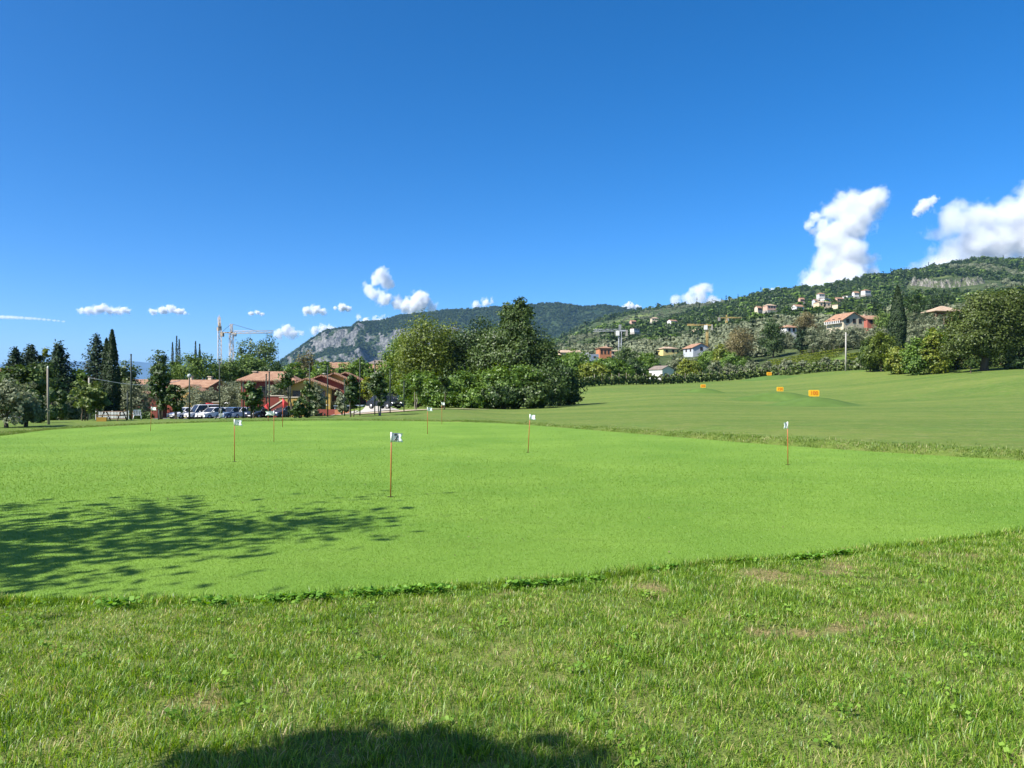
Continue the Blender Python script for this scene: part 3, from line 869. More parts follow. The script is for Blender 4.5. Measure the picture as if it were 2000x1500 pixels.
def shrub(name, pos, w, d, h, kind, label, seed, n=900, leaf=.16, group=None, cat='shrub', nl=6):
    q = random.Random(seed)
    root = empty(name, pos, 0, label, cat, group)
    lobes = []
    for i in range(nl):
        s_ = q.uniform(.42, .62)
        lobes.append(((q.uniform(-.5, .5) * w * .62, q.uniform(-.5, .5) * d * .62, h * q.uniform(.34, .62)), (w * .5 * s_ * 1.2, d * .5 * s_ * 1.2, h * .5 * s_ * 1.35)))
    mb = MB()
    for i, (c, rd) in enumerate(lobes): limb(mb, (c[0] * .04, c[1] * .04, -.1), c, .03 + h * .008, .01, seed + i, .06, 5, 4)
    mb.build('stems', M_bark, root)['kind'] = 'stuff'
    link('foliage', crown_mesh('foliage', lobes, n, leaf, LEAF[kind], seed), root)
    return root

def hedge(name, p0, p1, h, d, kind, label, seed, n=1800, leaf=.14, cat='hedge', group=None):
    """clipped hedge from p0 to p1"""
    r = np.random.default_rng(seed)
    p0, p1 = Vector(p0), Vector(p1); L = (p1 - p0).length
    root = empty(name, p0, math.atan2(p1.y - p0.y, p1.x - p0.x), label, cat, group)
    dz = p1.z - p0.z
    mb = MB()
    k = max(2, int(L / .9))
    for i in range(k): 
        x = L * (i + .5) / k
        limb(mb, (x, 0, dz * x / L - .1), (x + .05, 0, dz * x / L + h * .7), .04, .015, seed + i, .05, 5, 3)
    mb.build('stems', M_bark, root)['kind'] = 'stuff'
    x = r.uniform(0, L, n); face = r.integers(0, 4, n)
    y = np.where(face == 0, -d / 2, np.where(face == 1, d / 2, r.uniform(-d / 2, d / 2, n))); z = np.where(face >= 2, h, r.uniform(.06, 1, n) * h)
    N = np.column_stack([np.zeros(n), np.where(face == 0, -1, np.where(face == 1, 1, 0)), (face >= 2) * 1.0]) + r.normal(0, .45, (n, 3)); N /= np.linalg.norm(N, axis=1, keepdims=True)
    C = np.column_stack([x, y, z + dz * x / L]) + r.normal(0, .05, (n, 3))
    v, f = leaf_quads(C, N, r.uniform(.6, 1.4, n) * leaf, 1.0, r)
    link('foliage', np_mesh('foliage', v, f, LEAF[kind]), root)
    return root

def topiary(pos, parts, label, seed, group=None):
    """clipped shapes on one stem: parts lists (z, rx, rz) of leafy balls and drums"""
    root = empty('topiary_tree', pos, 0, label, 'topiary', group)
    top = max(z for z, _, _ in parts)
    MB().tube([(0, 0, -.1), (0, 0, top)], [.06, .04], 6).build('trunk', M_bark, root)
    r = np.random.default_rng(seed)
    for (z, rx, rz) in parts:
        n = int(420 * max(1, rz / rx))
        d = unit(n, r)
        sq = np.sign(d[:, 2]) * np.abs(d[:, 2]) ** .7
        C = np.column_stack([d[:, 0] * rx, d[:, 1] * rx, z + sq * rz]) + r.normal(0, .03, (n, 3))
        N = d + r.normal(0, .4, (n, 3)); N /= np.linalg.norm(N, axis=1, keepdims=True)
        v, f = leaf_quads(C, N, r.uniform(.6, 1.4, n) * .17, 1.0, r)
        link('crown', np_mesh('crown', v, f, LEAF['box']), root)
    return root
# ------------------------------------------------------------------ trees and shrubs, by distance
ORD = 'first second third fourth fifth sixth seventh eighth ninth tenth eleventh twelfth thirteenth'.split()
def gpos(u, D, dz=0.0): p = ground_at(u, D); p.z += dz; return p
def hgt(u, v_top, D): return zv(v_top, D) - gz((u - 1000) / F * D, D)

# trees behind and left of the camera, out of frame: their crowns shade the green's left side and the near rough
broad_tree('maple_tree', (-10.5, 5.35, .0), 8.6, 9.2, 'oak', 'spreading tree left of frame whose branches shade the green', 901, n=2100, leaf=.17, trunk=.34, nl=12, inner=.4)
broad_tree('maple_tree', (-4.42, .12, .0), 5.4, 2.15, 'oak', 'dense tree behind the camera that shades the nearest rough', 902, n=7000, leaf=.17, trunk=.62, nl=8)
broad_tree('maple_tree', (-24.5, 20.0, .0), 7.6, 4.5, 'oak', 'tree beyond the left edge shading the far rim of the green', 903, n=2600, leaf=.2, trunk=.35, nl=8)

# central group
big = [((0, 0, 3.2), (2.4, 2.4, 1.6)), ((-2.4, 0, 5.0), (2.5, 2.4, 1.9)), ((2.6, .3, 4.8), (2.4, 2.4, 2.0)), ((.3, -.8, 5.8), (2.6, 2.4, 2.1)), ((-1.3, .6, 7.6), (2.3, 2.2, 1.8)), ((1.9, .2, 7.4), (2.1, 2.1, 1.8)),
       ((.4, -.3, 9.2), (1.8, 1.8, 1.6)), ((-.5, 0, 10.6), (1.15, 1.1, 1.2)), ((1.0, .2, 10.9), (1.0, 1.0, 1.25)), ((.6, 0, 11.8), (.7, .7, .9)), ((-.8, .1, 11.6), (.5, .5, .8)), ((3.6, 0, 6.3), (1.4, 1.5, 1.4)), ((-3.8, 0, 6.1), (1.3, 1.4, 1.3))]
broad_tree('oak_tree', gpos(1005, 90), 12.8, 9.5, 'oak', 'tallest tree, big dark green crown with a pointed top in the middle', 100, n=26000, leaf=.205, trunk=.2, lobes=big, inner=.3)
broad_tree('oak_tree', gpos(905, 96), hgt(905, 655, 96), 10.0, 'dark', 'dark grey-green tree left of the tallest tree', 101, n=11000, leaf=.21, trunk=.18, nl=9)
broad_tree('robinia_tree', gpos(822, 93), hgt(822, 632, 93), 9.8, 'willow', 'light yellow-green feathery tree at the left end of the central group', 102, n=13000, leaf=.19, trunk=.14, nl=12, hang=.25)
broad_tree('robinia_tree', gpos(872, 99), hgt(872, 645, 99), 9.0, 'willow', 'dull olive-green tree behind the feathery one', 103, n=8000, leaf=.2, trunk=.14, nl=9)
broad_tree('robinia_tree', gpos(780, 105), hgt(780, 664, 105), 6.5, 'fresh', 'fresh green tree at the road, left of the feathery tree', 104, n=3800, leaf=.25, trunk=.14, nl=9)
broad_tree('oak_tree', gpos(948, 98), hgt(948, 636, 98), 7.5, 'dark', 'dark tree filling the gap just left of the tallest tree', 105, n=9000, leaf=.21, trunk=.16, nl=10)
for i, (u, D, vt, w, kd, lb) in enumerate((
        (850, 78, 735, 4.4, 'fresh', 'bright green bush at the left foot of the central group'),
        (900, 80, 722, 4.6, 'fresh', 'green bush under the dark grey-green tree'),
        (955, 80, 718, 4.8, 'fresh', 'leafy green bush below the tallest tree, left side'),
        (1010, 79, 712, 5.0, 'fresh', 'leafy green bush below the tallest tree, middle'),
        (1060, 81, 712, 4.8, 'oak', 'dull green bush below the tallest tree, right side'),
        (985, 77, 748, 4.0, 'dark', 'low dark bush in front of the leafy bushes'),
        (1040, 78, 742, 3.8, 'oak', 'dull low bush in front of the central group'),
        (1092, 88, 692, 3.4, 'dark', 'tall dark bush at the right shoulder of the central group'),
        (1112, 96, 708, 3.4, 'dark', 'dark bush at the right end of the central group'),
        (925, 77, 755, 3.6, 'fresh', 'low green bush by the sandy path'),
        (815, 82, 722, 3.2, 'fresh', 'bushy young tree beside the road entrance'))):
    shrub('bush', gpos(u, D), w, w * .8, hgt(u, vt, D), kd, lb, 120 + i, n=4200, leaf=.2, nl=9, group='bushes of the central group')
broad_tree('young_tree', gpos(868, 58), hgt(868, 725, 58), 1.3, 'dark', 'slim dark sapling by the sandy path right of a white flag', 140, n=700, leaf=.14, trunk=.4, tr=.05, nl=6)
broad_tree('young_tree', gpos(812, 58), hgt(812, 728, 58), 1.6, 'fresh', 'slim pale-stemmed sapling at the left end of the sandy path', 141, n=900, leaf=.15, trunk=.45, tr=.05, nl=6, stems=2, bark=M_bark_pale)

# young multi-stemmed trees along the net posts behind the green
for i, (u, D, vt, w, kd, n, lb) in enumerate((
        (165, 41, 748, 1.9, 'vine', 1300, 'pale leafy young tree beside the picnic table, taller left one'),
        (188, 42, 746, 1.6, 'vine', 900, 'pale leafy young tree beside the picnic table, slimmer right one'),
        (316, 46, 722, 1.5, 'dark', 1500, 'tall dark young tree of the pair before the red house'),
        (342, 46, 750, 1.2, 'oak', 900, 'shorter grey-green young tree of the pair before the red house'),
        (494, 46, 748, 1.5, 'box', 1500, 'round-headed young tree in front of the car park'),
        (600, 47, 747, 1.25, 'box', 520, 'young green tree before the yellow gable'),
        (688, 47, 735, 1.4, 'dark', 1500, 'dark bushy young tree at the right end of the yellow house'),
        (740, 48, 728, 1.5, 'dark', 1400, 'loose dark young tree with pale leaning stems by the road'))):
    broad_tree('young_tree', gpos(u, D), hgt(u, vt, D), w, kd, lb, 150 + i, n=n, leaf=.13, trunk=.28, tr=.07, nl=8, stems=3, group='young trees along the net posts', bark=M_bark_pale if i in (7,) else M_bark)
q_ = empty('leaning_tree', gpos(577, 45), 0, 'leaning thin-trunked tree beside the red flags', 'tree', 'young trees along the net posts')
mb = MB(); limb(mb, (0, 0, -.1), (-.55, 0, 1.75), .07, .035, 5, .03, 6, 6); limb(mb, (-.45, 0, 1.4), (-.8, .1, 2.4), .035, .015, 6, .05, 5, 4); mb.build('trunk', M_bark, q_)
link('crown', crown_mesh('crown', [((-.7, 0, 2.1), (.45, .45, .35)), ((-.5, 0, 2.5), (.35, .35, .3))], 420, .13, LEAF['dark'], 66), q_)
shrub('round_bush', gpos(586, 45), .95, .9, 1.15, 'dark', 'dark round bush beside the leaning tree', 170, n=900, leaf=.12)

# olives
for i, (u, D, vt, w, lb) in enumerate((
        (12, 33, 745, 3.1, 'large grey olive at the left edge of the picture'),
        (50, 34, 768, 2.3, 'lower grey olive right of the one at the left edge'),
        (92, 47, 776, 1.6, 'olive with a forked dark trunk beside the wooden pole'),
        (118, 49, 778, 1.5, 'olive between two clipped topiaries'),
        (140, 50, 776, 1.6, 'olive left of the pale young trees'),
        (262, 96, 750, 5.6, 'wide olive in front of the ochre house at left'),
        (375, 117, 758, 6.4, 'wide olive below the red house, left one'),
        (412, 118, 762, 4.6, 'olive under the right end of the red house'),
        (452, 119, 748, 5.8, 'olive between the red house and the yellow house, larger one'),
        (478, 118, 752, 5.0, 'olive close to the red wing of the yellow house'),
        (545, 110, 748, 4.2, 'olive before the red wing of the yellow house'),
        (616, 62, 752, 1.9, 'silvery olive in front of the yellow gable'),
        (668, 66, 770, 1.5, 'small silvery olive at the terrace of the yellow house'))):
    broad_tree('olive_tree', gpos(u, D), hgt(u, vt, D), w, 'olive', lb, 200 + i, n=int(900 + w * 420), leaf=.10 if D < 55 else .17, trunk=.14, tr=.1, nl=10, group='olive trees around the houses', cat='olive tree', inner=.35)

# conifers, cypresses and other trees on the left
conifer('spruce_tree', gpos(30, 92), hgt(30, 678, 92), 4.2, 'dark spruce at far left, first from the picture edge', 300, group='dark conifers at left')
conifer('spruce_tree', gpos(60, 95), hgt(60, 673, 95), 4.8, 'dark spruce at far left with upswept top branches', 301, group='dark conifers at left', droop=.0)
conifer('spruce_tree', gpos(114, 80), hgt(114, 669, 80), 4.2, 'broad dark spruce between the yellow-tipped tree and the tall spruce', 302, group='dark conifers at left')
conifer('spruce_tree', gpos(189, 90), hgt(189, 652, 90), 4.4, 'tall dark spruce beside the pair of cypresses', 303, n=8000, group='dark conifers at left')
cypress('cypress_tree', gpos(219, 86), hgt(219, 645, 86), 1.75, 'tallest black-green cypress at left', 304, n=4200, cat='cypress')
cypress('cypress_tree', gpos(208, 89), hgt(208, 661, 89), 1.5, 'shorter cypress leaning against the tallest one', 305, n=3000, cat='cypress')
broad_tree('ash_tree', gpos(82, 96), hgt(82, 688, 96), 3.2, 'yellow', 'yellow-tipped tree between the dark spruces', 306, n=2200, leaf=.25, trunk=.2)
for i, (u, D, vt, w, kd, lb) in enumerate((
        (35, 62, 722, 3.8, 'oak', 'rounded green tree above the grey olives at the left edge'),
        (75, 66, 716, 4.0, 'oak', 'rounded green tree left of the wooden pole'),
        (150, 84, 734, 2.8, 'fresh', 'green tree behind the pale young trees'),
        (10, 100, 735, 3.0, 'dark', 'dark tree under the roof at the left edge'),
        (240, 120, 714, 5.4, 'oak', 'brownish-green round tree right of the tallest cypress'),
        (312, 140, 692, 4.2, 'oak', 'loose tree behind the red house, left of the stone pine'),
        (345, 165, 706, 4.4, 'oak', 'olive-green tree below the three thin cypresses'),
        (512, 210, 660, 10.5, 'oak', 'large round poplar below the crane jib'),
        (478, 215, 676, 7.5, 'oak', 'left shoulder of the poplar group at the crane mast'),
        (530, 150, 712, 6.0, 'dark', 'dark tree behind the red wing roof'),
        (595, 170, 696, 5.4, 'copper', 'brownish tree in front of the cliff foot'),
        (630, 150, 708, 4.6, 'fresh', 'green tree behind the stepped roofs'),
        (570, 160, 708, 6.0, 'fresh', 'green tree right of the dark one behind the red wing'),
        (700, 130, 703, 6.4, 'fresh', 'round fresh green tree behind the right end of the yellow house'),
        (725, 118, 738, 4.0, 'yellow', 'yellow-green tree at the top of the road'),
        (668, 150, 718, 4.6, 'fresh', 'green tree behind the stepped roofs, right one'),
        (760, 128, 712, 4.4, 'copper', 'reddish-brown tree behind the road'),
        (752, 112, 745, 3.6, 'dark', 'dark tree above the parked cars on the road'))):
    broad_tree('garden_tree', gpos(u, D), hgt(u, vt, D), w * 1.22, kd, lb, 320 + i, n=int(2000 + 260 * w), leaf=.2 + D * .0009, trunk=.2, nl=9, group='garden trees around the houses')
pine_l = lambda w, h: [((w * a, w * b, h * (.74 + c)), (w * .26, w * .26, h * .17)) for a, b, c in ((-.28, 0, -.02), (.28, .05, -.02), (0, -.25, 0), (0, .25, 0), (-.14, 0, .1), (.15, 0, .1), (0, 0, .12), (-.36, .1, -.1), (.36, -.1, -.1))]
for i, (u, D, vt, w, lb) in enumerate(((381, 150, 692, 8.5, 'umbrella-shaped stone pine behind the red house'), (450, 155, 702, 8.0, 'stone pine behind the gap between the houses'), (491, 158, 700, 7.6, 'stone pine just behind the red wing'))):
    h = hgt(u, vt, D)
    broad_tree('stone_pine', gpos(u, D), h, w, 'pine', lb, 350 + i, n=4200, leaf=.28, trunk=.45, lobes=pine_l(w, h), tr=.28, group='stone pines behind the houses', inner=.15, out=1.1)
for i, (u, vt, D, lb) in enumerate(((337, 668, 260, 'left of three thin distant cypresses'), (345, 656, 265, 'middle and tallest of three thin distant cypresses'), (350, 662, 262, 'right of three thin distant cypresses'), (382, 666, 250, 'taller of the two thin cypresses above the stone pine'), (390, 672, 252, 'shorter of the two thin cypresses above the stone pine'))):
    cypress('cypress_tree', gpos(u, D), hgt(u, vt, D), 1.7, lb, 360 + i, n=1300, leaf=.5, group='five thin distant cypresses', cat='cypress')
topiary(gpos(62, 42), [(.55, .34, .5), (1.35, .3, .3)], 'dark clipped topiary right of the grey olives', 380, 'clipped topiaries')
topiary(gpos(101, 46), [(.45, .24, .42), (1.5, .24, .34)], 'two-tier topiary just right of the wooden pole', 381, 'clipped topiaries')
topiary(gpos(120, 47), [(.62, .26, .40), (1.45, .25, .36)], 'two-drum topiary on a thin stem', 382, 'clipped topiaries')
topiary(gpos(138, 50), [(.6, .28, .4), (1.4, .34, .3)], 'round-topped topiary behind the olives', 383, 'clipped topiaries')
topiary(gpos(72, 38), [(.3, .3, .28), (.95, .26, .5)], 'narrow dark column topiary beside the left olives', 384, 'clipped topiaries')
hedge('hedge', gpos(183, 74), gpos(238, 74), .7, .8, 'box', 'low clipped hedge behind the white fence', 390)
for i, (u, D, w, lb) in enumerate(((246, 76, 1.0, 'small round shrub behind the pair of posts'), (272, 76, 1.5, 'rounded shrub left of a white flag'), (290, 78, 1.3, 'low shrub behind a white flag'), (226, 75, .9, 'shrub at the foot of the tallest cypress'))):
    shrub('garden_shrub', gpos(u, D), w, w, w * .8, 'box', lb, 395 + i, n=500, leaf=.14, group='garden shrubs')
hedge('hedge', gpos(434, 112), gpos(500, 112), 1.25, 1.2, 'box', 'long hedge behind the parked cars', 400, n=2600, leaf=.18)
hedge('hedge', gpos(372, 112), gpos(398, 112), 1.2, 1.2, 'box', 'short hedge left of the red playground frame', 401, leaf=.18)

# right side: big trees at the fairway's edge
bigr = [((0, 0, 5.0), (3.4, 3.2, 2.2)), ((-4.0, -.5, 5.2), (3.0, 2.8, 2.2)), ((4.0, .3, 5.4), (3.4, 3.0, 2.3)), ((-2.2, .5, 8.2), (3.2, 3.0, 2.4)), ((2.2, -.2, 8.6), (3.4, 3.1, 2.4)), ((0, .2, 10.8), (3.0, 2.8, 2.2)), ((3.6, 0, 11.0), (2.8, 2.6, 2.1)), ((6.6, 0, 8.4), (3.0, 3.0, 2.6)), ((-5.2, .4, 3.4), (2.2, 2.2, 1.3)), ((6.0, 0, 12.0), (2.4, 2.4, 1.8)), ((-1.0, -1.5, 3.6), (2.2, 2.0, 1.2))]
broad_tree('oak_tree', gpos(1923, 128), 14.3, 17, 'bigoak', 'huge spreading oak with a thick dark trunk at the right edge', 500, n=26000, leaf=.26, trunk=.2, tr=.62, lobes=bigr, inner=.25)
for i, (u, D, vt, w, kd, lb) in enumerate((
        (1990, 135, 588, 9.0, 'oak', 'dark tree behind the huge oak at the right edge'),
        (1868, 140, 636, 7.0, 'bigoak', 'green tree left of the huge oak, above the fence'),
        (1830, 138, 652, 5.0, 'fresh', 'mid-green tree below the pavilion roof'),
        (1825, 132, 650, 3.6, 'yellow', 'bright yellow-green tree below the pavilion'),
        (1790, 133, 668, 3.6, 'fresh', 'dark green young tree left of the bright yellow-green one'),
        (1722, 150, 645, 5.0, 'willow', 'yellow-green bushy tree left of the broad cypress'),
        (1752, 140, 680, 3.4, 'yellow', 'low yellow-leaved tree in front of the broad cypress'),
        (1700, 152, 668, 3.8, 'oak', 'green tree right of the concrete pole'),
        (1958, 150, 690, 6.0, 'dark', 'dark tree in the shade under the huge oak'),
        (1988, 128, 700, 3.5, 'dark', 'dark bush at the right picture edge'))):
    broad_tree('field_tree', gpos(u, D), hgt(u, vt, D), w * 1.45, kd, lb, 510 + i, n=int(2200 + 420 * w), leaf=.28, trunk=.05, nl=10, group='trees along the right end of the fairway')
broad_tree('young_tree', gpos(1896, 122), hgt(1896, 700, 122), 2.6, 'oak', 'small tree with a thin dark stem before the huge oak', 530, n=1000, leaf=.26, trunk=.4, tr=.1)
cypress('cypress_tree', gpos(1753, 190), hgt(1753, 558, 190), 4.0, 'broad tall cypress standing on the slope at right', 531, n=9000, leaf=.6, cat='cypress', bulge=.45)
for i, (u, D, vt, w, kd, lb) in enumerate((
        (1790, 260, 572, 9.5, 'dark', 'dark round tree behind the broad cypress'),
        (1822, 270, 578, 9, 'conifer', 'blackish tree left of the pavilion roof'),
        (1730, 270, 610, 6.5, 'pine', 'flat-topped pine right of the red house'),
        (1446, 240, 642, 9.5, 'copper', 'grey-brown loose tree left of the round dark tree'),
        (1510, 245, 625, 7.0, 'dark', 'round dark tree standing alone on the slope'),
        (1567, 238, 642, 4.4, 'conifer', 'small blackish tree at the vineyard'),
        (1575, 300, 612, 9.0, 'copper', 'light brownish tree left of the cream house'),
        (1560, 262, 668, 5.0, 'olive', 'grey olive between the dark trees on the slope'),
        (1537, 268, 650, 5.0, 'olive', 'grey olive below the small white cottage'),
        (1190, 175, 700, 11.0, 'fresh', 'broad green tree clump right of the central group'),
        (1235, 190, 706, 8.0, 'dark', 'dark green clump left of the white shed'),
        (1160, 165, 712, 8.0, 'yellow', 'yellow-green clump beside the central group'),
        (1262, 230, 690, 7.0, 'fresh', 'green tree behind the white shed'),
        (1346, 190, 705, 6.0, 'yellow', 'bright yellow-green bush right of the white shed'),
        (1330, 240, 695, 9.0, 'olive', 'silvery olive behind the white shed'),
        (1385, 230, 688, 8.0, 'fresh', 'green tree below the grey gabled house'),
        (1408, 225, 678, 5.0, 'yellow', 'yellow-green tree right of the grey gabled house'),
        (1128, 190, 690, 8.0, 'fresh', 'green clump in front of the white cubic building'),
        (1430, 215, 690, 7.0, 'fresh', 'green bush at the left end of the vineyard'),
        (1222, 260, 678, 8.0, 'oak', 'tree behind the grey crane'))):
    broad_tree('slope_tree', gpos(u, D), max(3.0, hgt(u, vt, D)), w * 1.3, kd, lb, 540 + i, n=int(2200 + 300 * w), leaf=.34, trunk=.1, nl=10, group='trees on the slope at right')
for i in range(13):
    u = 1395 + i * 24 + (i % 3) * 5
    D = 186 + (i % 4) * 4 - i * 1.5
    broad_tree('olive_tree', gpos(u, D), hgt(u, 708 - i * .9 + (i % 3) * 4, D), 4.6, 'olive', ORD[i] + ' grey olive from the left in the row above the fairway edge', 600 + i, n=1500, leaf=.3, trunk=.15, tr=.14, nl=8, group='olive row above the fairway edge', cat='olive tree')
for i in range(12):
    u = 1588 + i * 13.0
    if 1738 < u < 1768: continue
    D = 232 + (i % 3) * 5
    broad_tree('olive_tree', gpos(u, D), hgt(u, 639 + (i % 3) * 3, D), 6.2, 'olive', ORD[i] + ' grey olive from the left in the row below the cream farmhouse', 620 + i, n=1200, leaf=.36, trunk=.12, tr=.16, nl=8, group='olive row below the cream house', cat='olive tree')
for i in range(7):
    u = 1775 + i * 11.0; D = 215 + (i % 3) * 5
    broad_tree('olive_tree', gpos(u, D), hgt(u, 614 + (i % 3) * 3, D), 6.0, 'olive', ORD[i] + ' grey olive from the left in the row below the pavilion', 640 + i, n=1100, leaf=.36, trunk=.12, tr=.16, nl=8, group='olive row below the pavilion', cat='olive tree')

# vineyard terraces: each row of vines one hedge
for i, (u0, u1, v0, v1, D, h) in enumerate(((1498, 1625, 706, 704, 205, 1.5), (1492, 1640, 698, 694, 214, 1.5), (1500, 1650, 690, 686, 222, 1.5), (1565, 1690, 680, 676, 236, 1.6), (1590, 1715, 672, 666, 245, 1.6), (1655, 1715, 690, 684, 205, 1.6), (1655, 1700, 702, 698, 190, 1.5))):
    hedge('vine_row', gpos(u0, D), gpos(u1, D + 4), h, 1.6, 'yellow', ('lowest', 'second', 'third', 'fourth', 'highest', 'right upper', 'right lower')[i] + ' yellow-green vine row on the terraced slope', 660 + i, n=2200, leaf=.34, group='vine rows on the terraces', cat='vine row')

# staked vine plants along the edge of the fairway
proto = None
edge = []
for k in range(118):
    t = k / 117
    u = 1142 + 560 * t
    D = np.interp(u, [1142, 1250, 1400, 1500, 1600, 1702], [148, 160, 172, 176, 170, 158])
    edge.append((u, float(D)))
for k, (u, D) in enumerate(edge):
    p = gpos(u, D)
    if proto is None or k in (1, 2, 3):
        q = random.Random(700 + k)
        r_ = empty('vine_plant', p, 0, 'staked young vine in the long row along the fairway edge', 'vine', 'staked vines along the fairway edge')
        MB().tube([(0, 0, -.2), (0, 0, 2.0)], .045, 5).build('stake', M_bark_pale, r_)
        lob = [((q.uniform(-.2, .2), q.uniform(-.15, .15), .35 + .42 * j), (.42, .4, .36)) for j in range(4)]
        link('foliage', crown_mesh('foliage', lob, 150, .3, LEAF['vine' if k % 2 else 'oak'], 700 + k), r_)
        if proto is None: proto = []
        proto.append(r_)
    else:
        c = copy_tree(proto[k % 4]); c.location = p; c.rotation_euler.z = k * 1.3; s_ = .8 + .45 * ((k * 37) % 10) / 10; c.scale = (s_, s_, s_)

# scrub under the trees at the right end of the fairway
SC = (('olive', 1690), ('oak', 1716), ('fresh', 1740), ('oak', 1768), ('dark', 1796), ('fresh', 1820), ('copper', 1846), ('oak', 1870), ('dark', 1905), ('dark', 1944), ('copper', 1962), ('dark', 1980), ('oak', 2004), ('oak', 2030))
SL = ('grey scrub bush right of the concrete pole', 'green scrub bush under the yellow-green bushy tree', 'fresh green bush left of the broad cypress foot', 'dull bush under the broad cypress', 'dark bush right of the broad cypress foot', 'fresh bush below the bright yellow-green tree', 'brown dry bush left of the huge oak', 'dull green bush left of the huge oak trunk', 'dark bush close behind the huge oak trunk', 'dark bush right of the huge oak trunk', 'brown dry bush right of the huge oak trunk', 'dark bush in the shade near the right picture edge', 'dull green bush at the right picture edge', 'green bush just outside the right picture edge')
for i, (kd, u) in enumerate(SC):
    D = float(np.interp(u, [1690, 1850, 2030], [160, 146, 136])) + (i % 3) * 2.5
    shrub('scrub_bush', gpos(u, D), 3.6 + (i % 4) * .5, 2.4, 1.7 + (i * 7 % 5) * .3, kd, SL[i], 680 + i, n=900, leaf=.3, nl=7, group='scrub along the right end of the fairway')
# ------------------------------------------------------------------ far woods: one mass that nobody could count
protos = bpy.data.collections.new('woodland_prototypes')
for i, (kd, nl, w, h, n) in enumerate((('dark', 6, 7, 8, 190), ('oak', 6, 7.5, 7.5, 190), ('fresh', 5, 6, 7, 170), ('olive', 5, 5.5, 4.5, 170), ('cypress', 1, 2.2, 12, 130), ('dark', 5, 8, 6.5, 190))):
    q = random.Random(800 + i)
    if kd == 'cypress':
        lob = [((0, 0, h * t), (w * .5 * (1.05 - t), w * .5 * (1.05 - t), h * .16)) for t in (.15, .35, .55, .75, .9)]
    else:
        lob = [((q.uniform(-.3, .3) * w, q.uniform(-.3, .3) * w, h * q.uniform(.35, .7)), (w * .3, w * .3, h * .28)) for _ in range(nl)] + [((0, 0, h * .4), (w * .42, w * .42, h * .4))]
    me = crown_mesh('woodland_crown', lob, n, 1.35 if kd != 'cypress' else .9, LEAF[kd], 800 + i)
    protos.objects.link(bpy.data.objects.new('woodland_crown', me))

def woods(name, P, scale, pick, label):
    """P (n,3) points; every point carries one crown of the woodland"""
    me = bpy.data.meshes.new(name)
    me.vertices.add(len(P)); me.vertices.foreach_set('co', np.ascontiguousarray(P, np.float32).ravel())
    me.attributes.new('size', 'FLOAT', 'POINT').data.foreach_set('value', scale.astype(np.float32))
    me.attributes.new('pick', 'INT', 'POINT').data.foreach_set('value', pick.astype(np.int32))
    me.attributes.new('turn', 'FLOAT', 'POINT').data.foreach_set('value', rng.uniform(0, 6.28, len(P)).astype(np.float32))
    o = link(name, me); tag(o, label, None, None, 'stuff')
    g = bpy.data.node_groups.new('plant_woods', 'GeometryNodeTree')
    g.interface.new_socket('Geometry', in_out='INPUT', socket_type='NodeSocketGeometry')
    g.interface.new_socket('Geometry', in_out='OUTPUT', socket_type='NodeSocketGeometry')
    N, L = g.nodes, g.links
    i_, o_ = N.new('NodeGroupInput'), N.new('NodeGroupOutput')
    ci = N.new('GeometryNodeCollectionInfo'); ci.inputs['Collection'].default_value = protos; ci.inputs['Separate Children'].default_value = True; ci.inputs['Reset Children'].default_value = True
    ip = N.new('GeometryNodeInstanceOnPoints'); ip.inputs['Pick Instance'].default_value = True
    def attr(nm, tp):
        a = N.new('GeometryNodeInputNamedAttribute'); a.data_type = tp; a.inputs['Name'].default_value = nm; return a.outputs['Attribute']
    cx_ = N.new('ShaderNodeCombineXYZ'); L.new(attr('turn', 'FLOAT'), cx_.inputs[2])
    L.new(i_.outputs[0], ip.inputs['Points']); L.new(ci.outputs[0], ip.inputs['Instance']); L.new(attr('pick', 'INT'), ip.inputs['Instance Index'])
    L.new(cx_.outputs[0], ip.inputs['Rotation']); L.new(attr('size', 'FLOAT'), ip.inputs['Scale'])
    L.new(ip.outputs[0], o_.inputs[0])
    o.modifiers.new('plant', 'NODES').node_group = g
    return o

def clear_of(u, D, spots):
    k = np.ones(len(u), bool)
    for (a, b, d0, d1) in spots: k &= ~((u > a) & (u < b) & (D > d0) & (D < d1))
    return k
# hillside: dense woods with olive groves and a few clearings
n = 26000
u = rng.uniform(1060, 2350, n); D = 255 * (2150 / 255) ** (rng.random(n) ** .62)
X = (u - 1000) / F * D
wood = fbm(X / 90, D / 150, 1.0, 4)
keep = rng.random(n) < np.clip(.92 - np.clip((-wood - .02) * 9, 0, .88), .06, 1)
keep &= clear_of(u, D, [(1485, 1725, 0, 330), (1080, 1230, 255, 345), (1280, 1385, 255, 345), (1590, 1720, 255, 300), (1800, 1880, 225, 260), (1520, 1556, 255, 305)])
cdu = np.interp(u, cu, cd)
keep &= ~((u > 1768) & (u < 1926) & (D > cdu - 75) & (D < cdu + 12))
u, D, X, wood = u[keep], D[keep], X[keep], wood[keep]
Z = terrain(X, D)
grove = fbm(X / 200 + 7, D / 240, 4.0, 3) + np.where(D < 620, .08, -.02)
pick = np.where(grove > .06, 3, rng.choice([0, 1, 2, 5, 1, 0], len(u))); pick = np.where(rng.random(len(u)) < .025, 4, pick)
size = np.clip(rng.lognormal(-.45, .32, len(u)), .28, 1.3) * np.where(wood > .04, 1.2, .9) * np.where(D > 900, 1.15, 1.0) * np.where(pick == 3, .95, 1)
woods('wooded_slope', np.column_stack([X, D, Z - .4]), size, pick, 'woods and olive groves covering the long hillside at right')
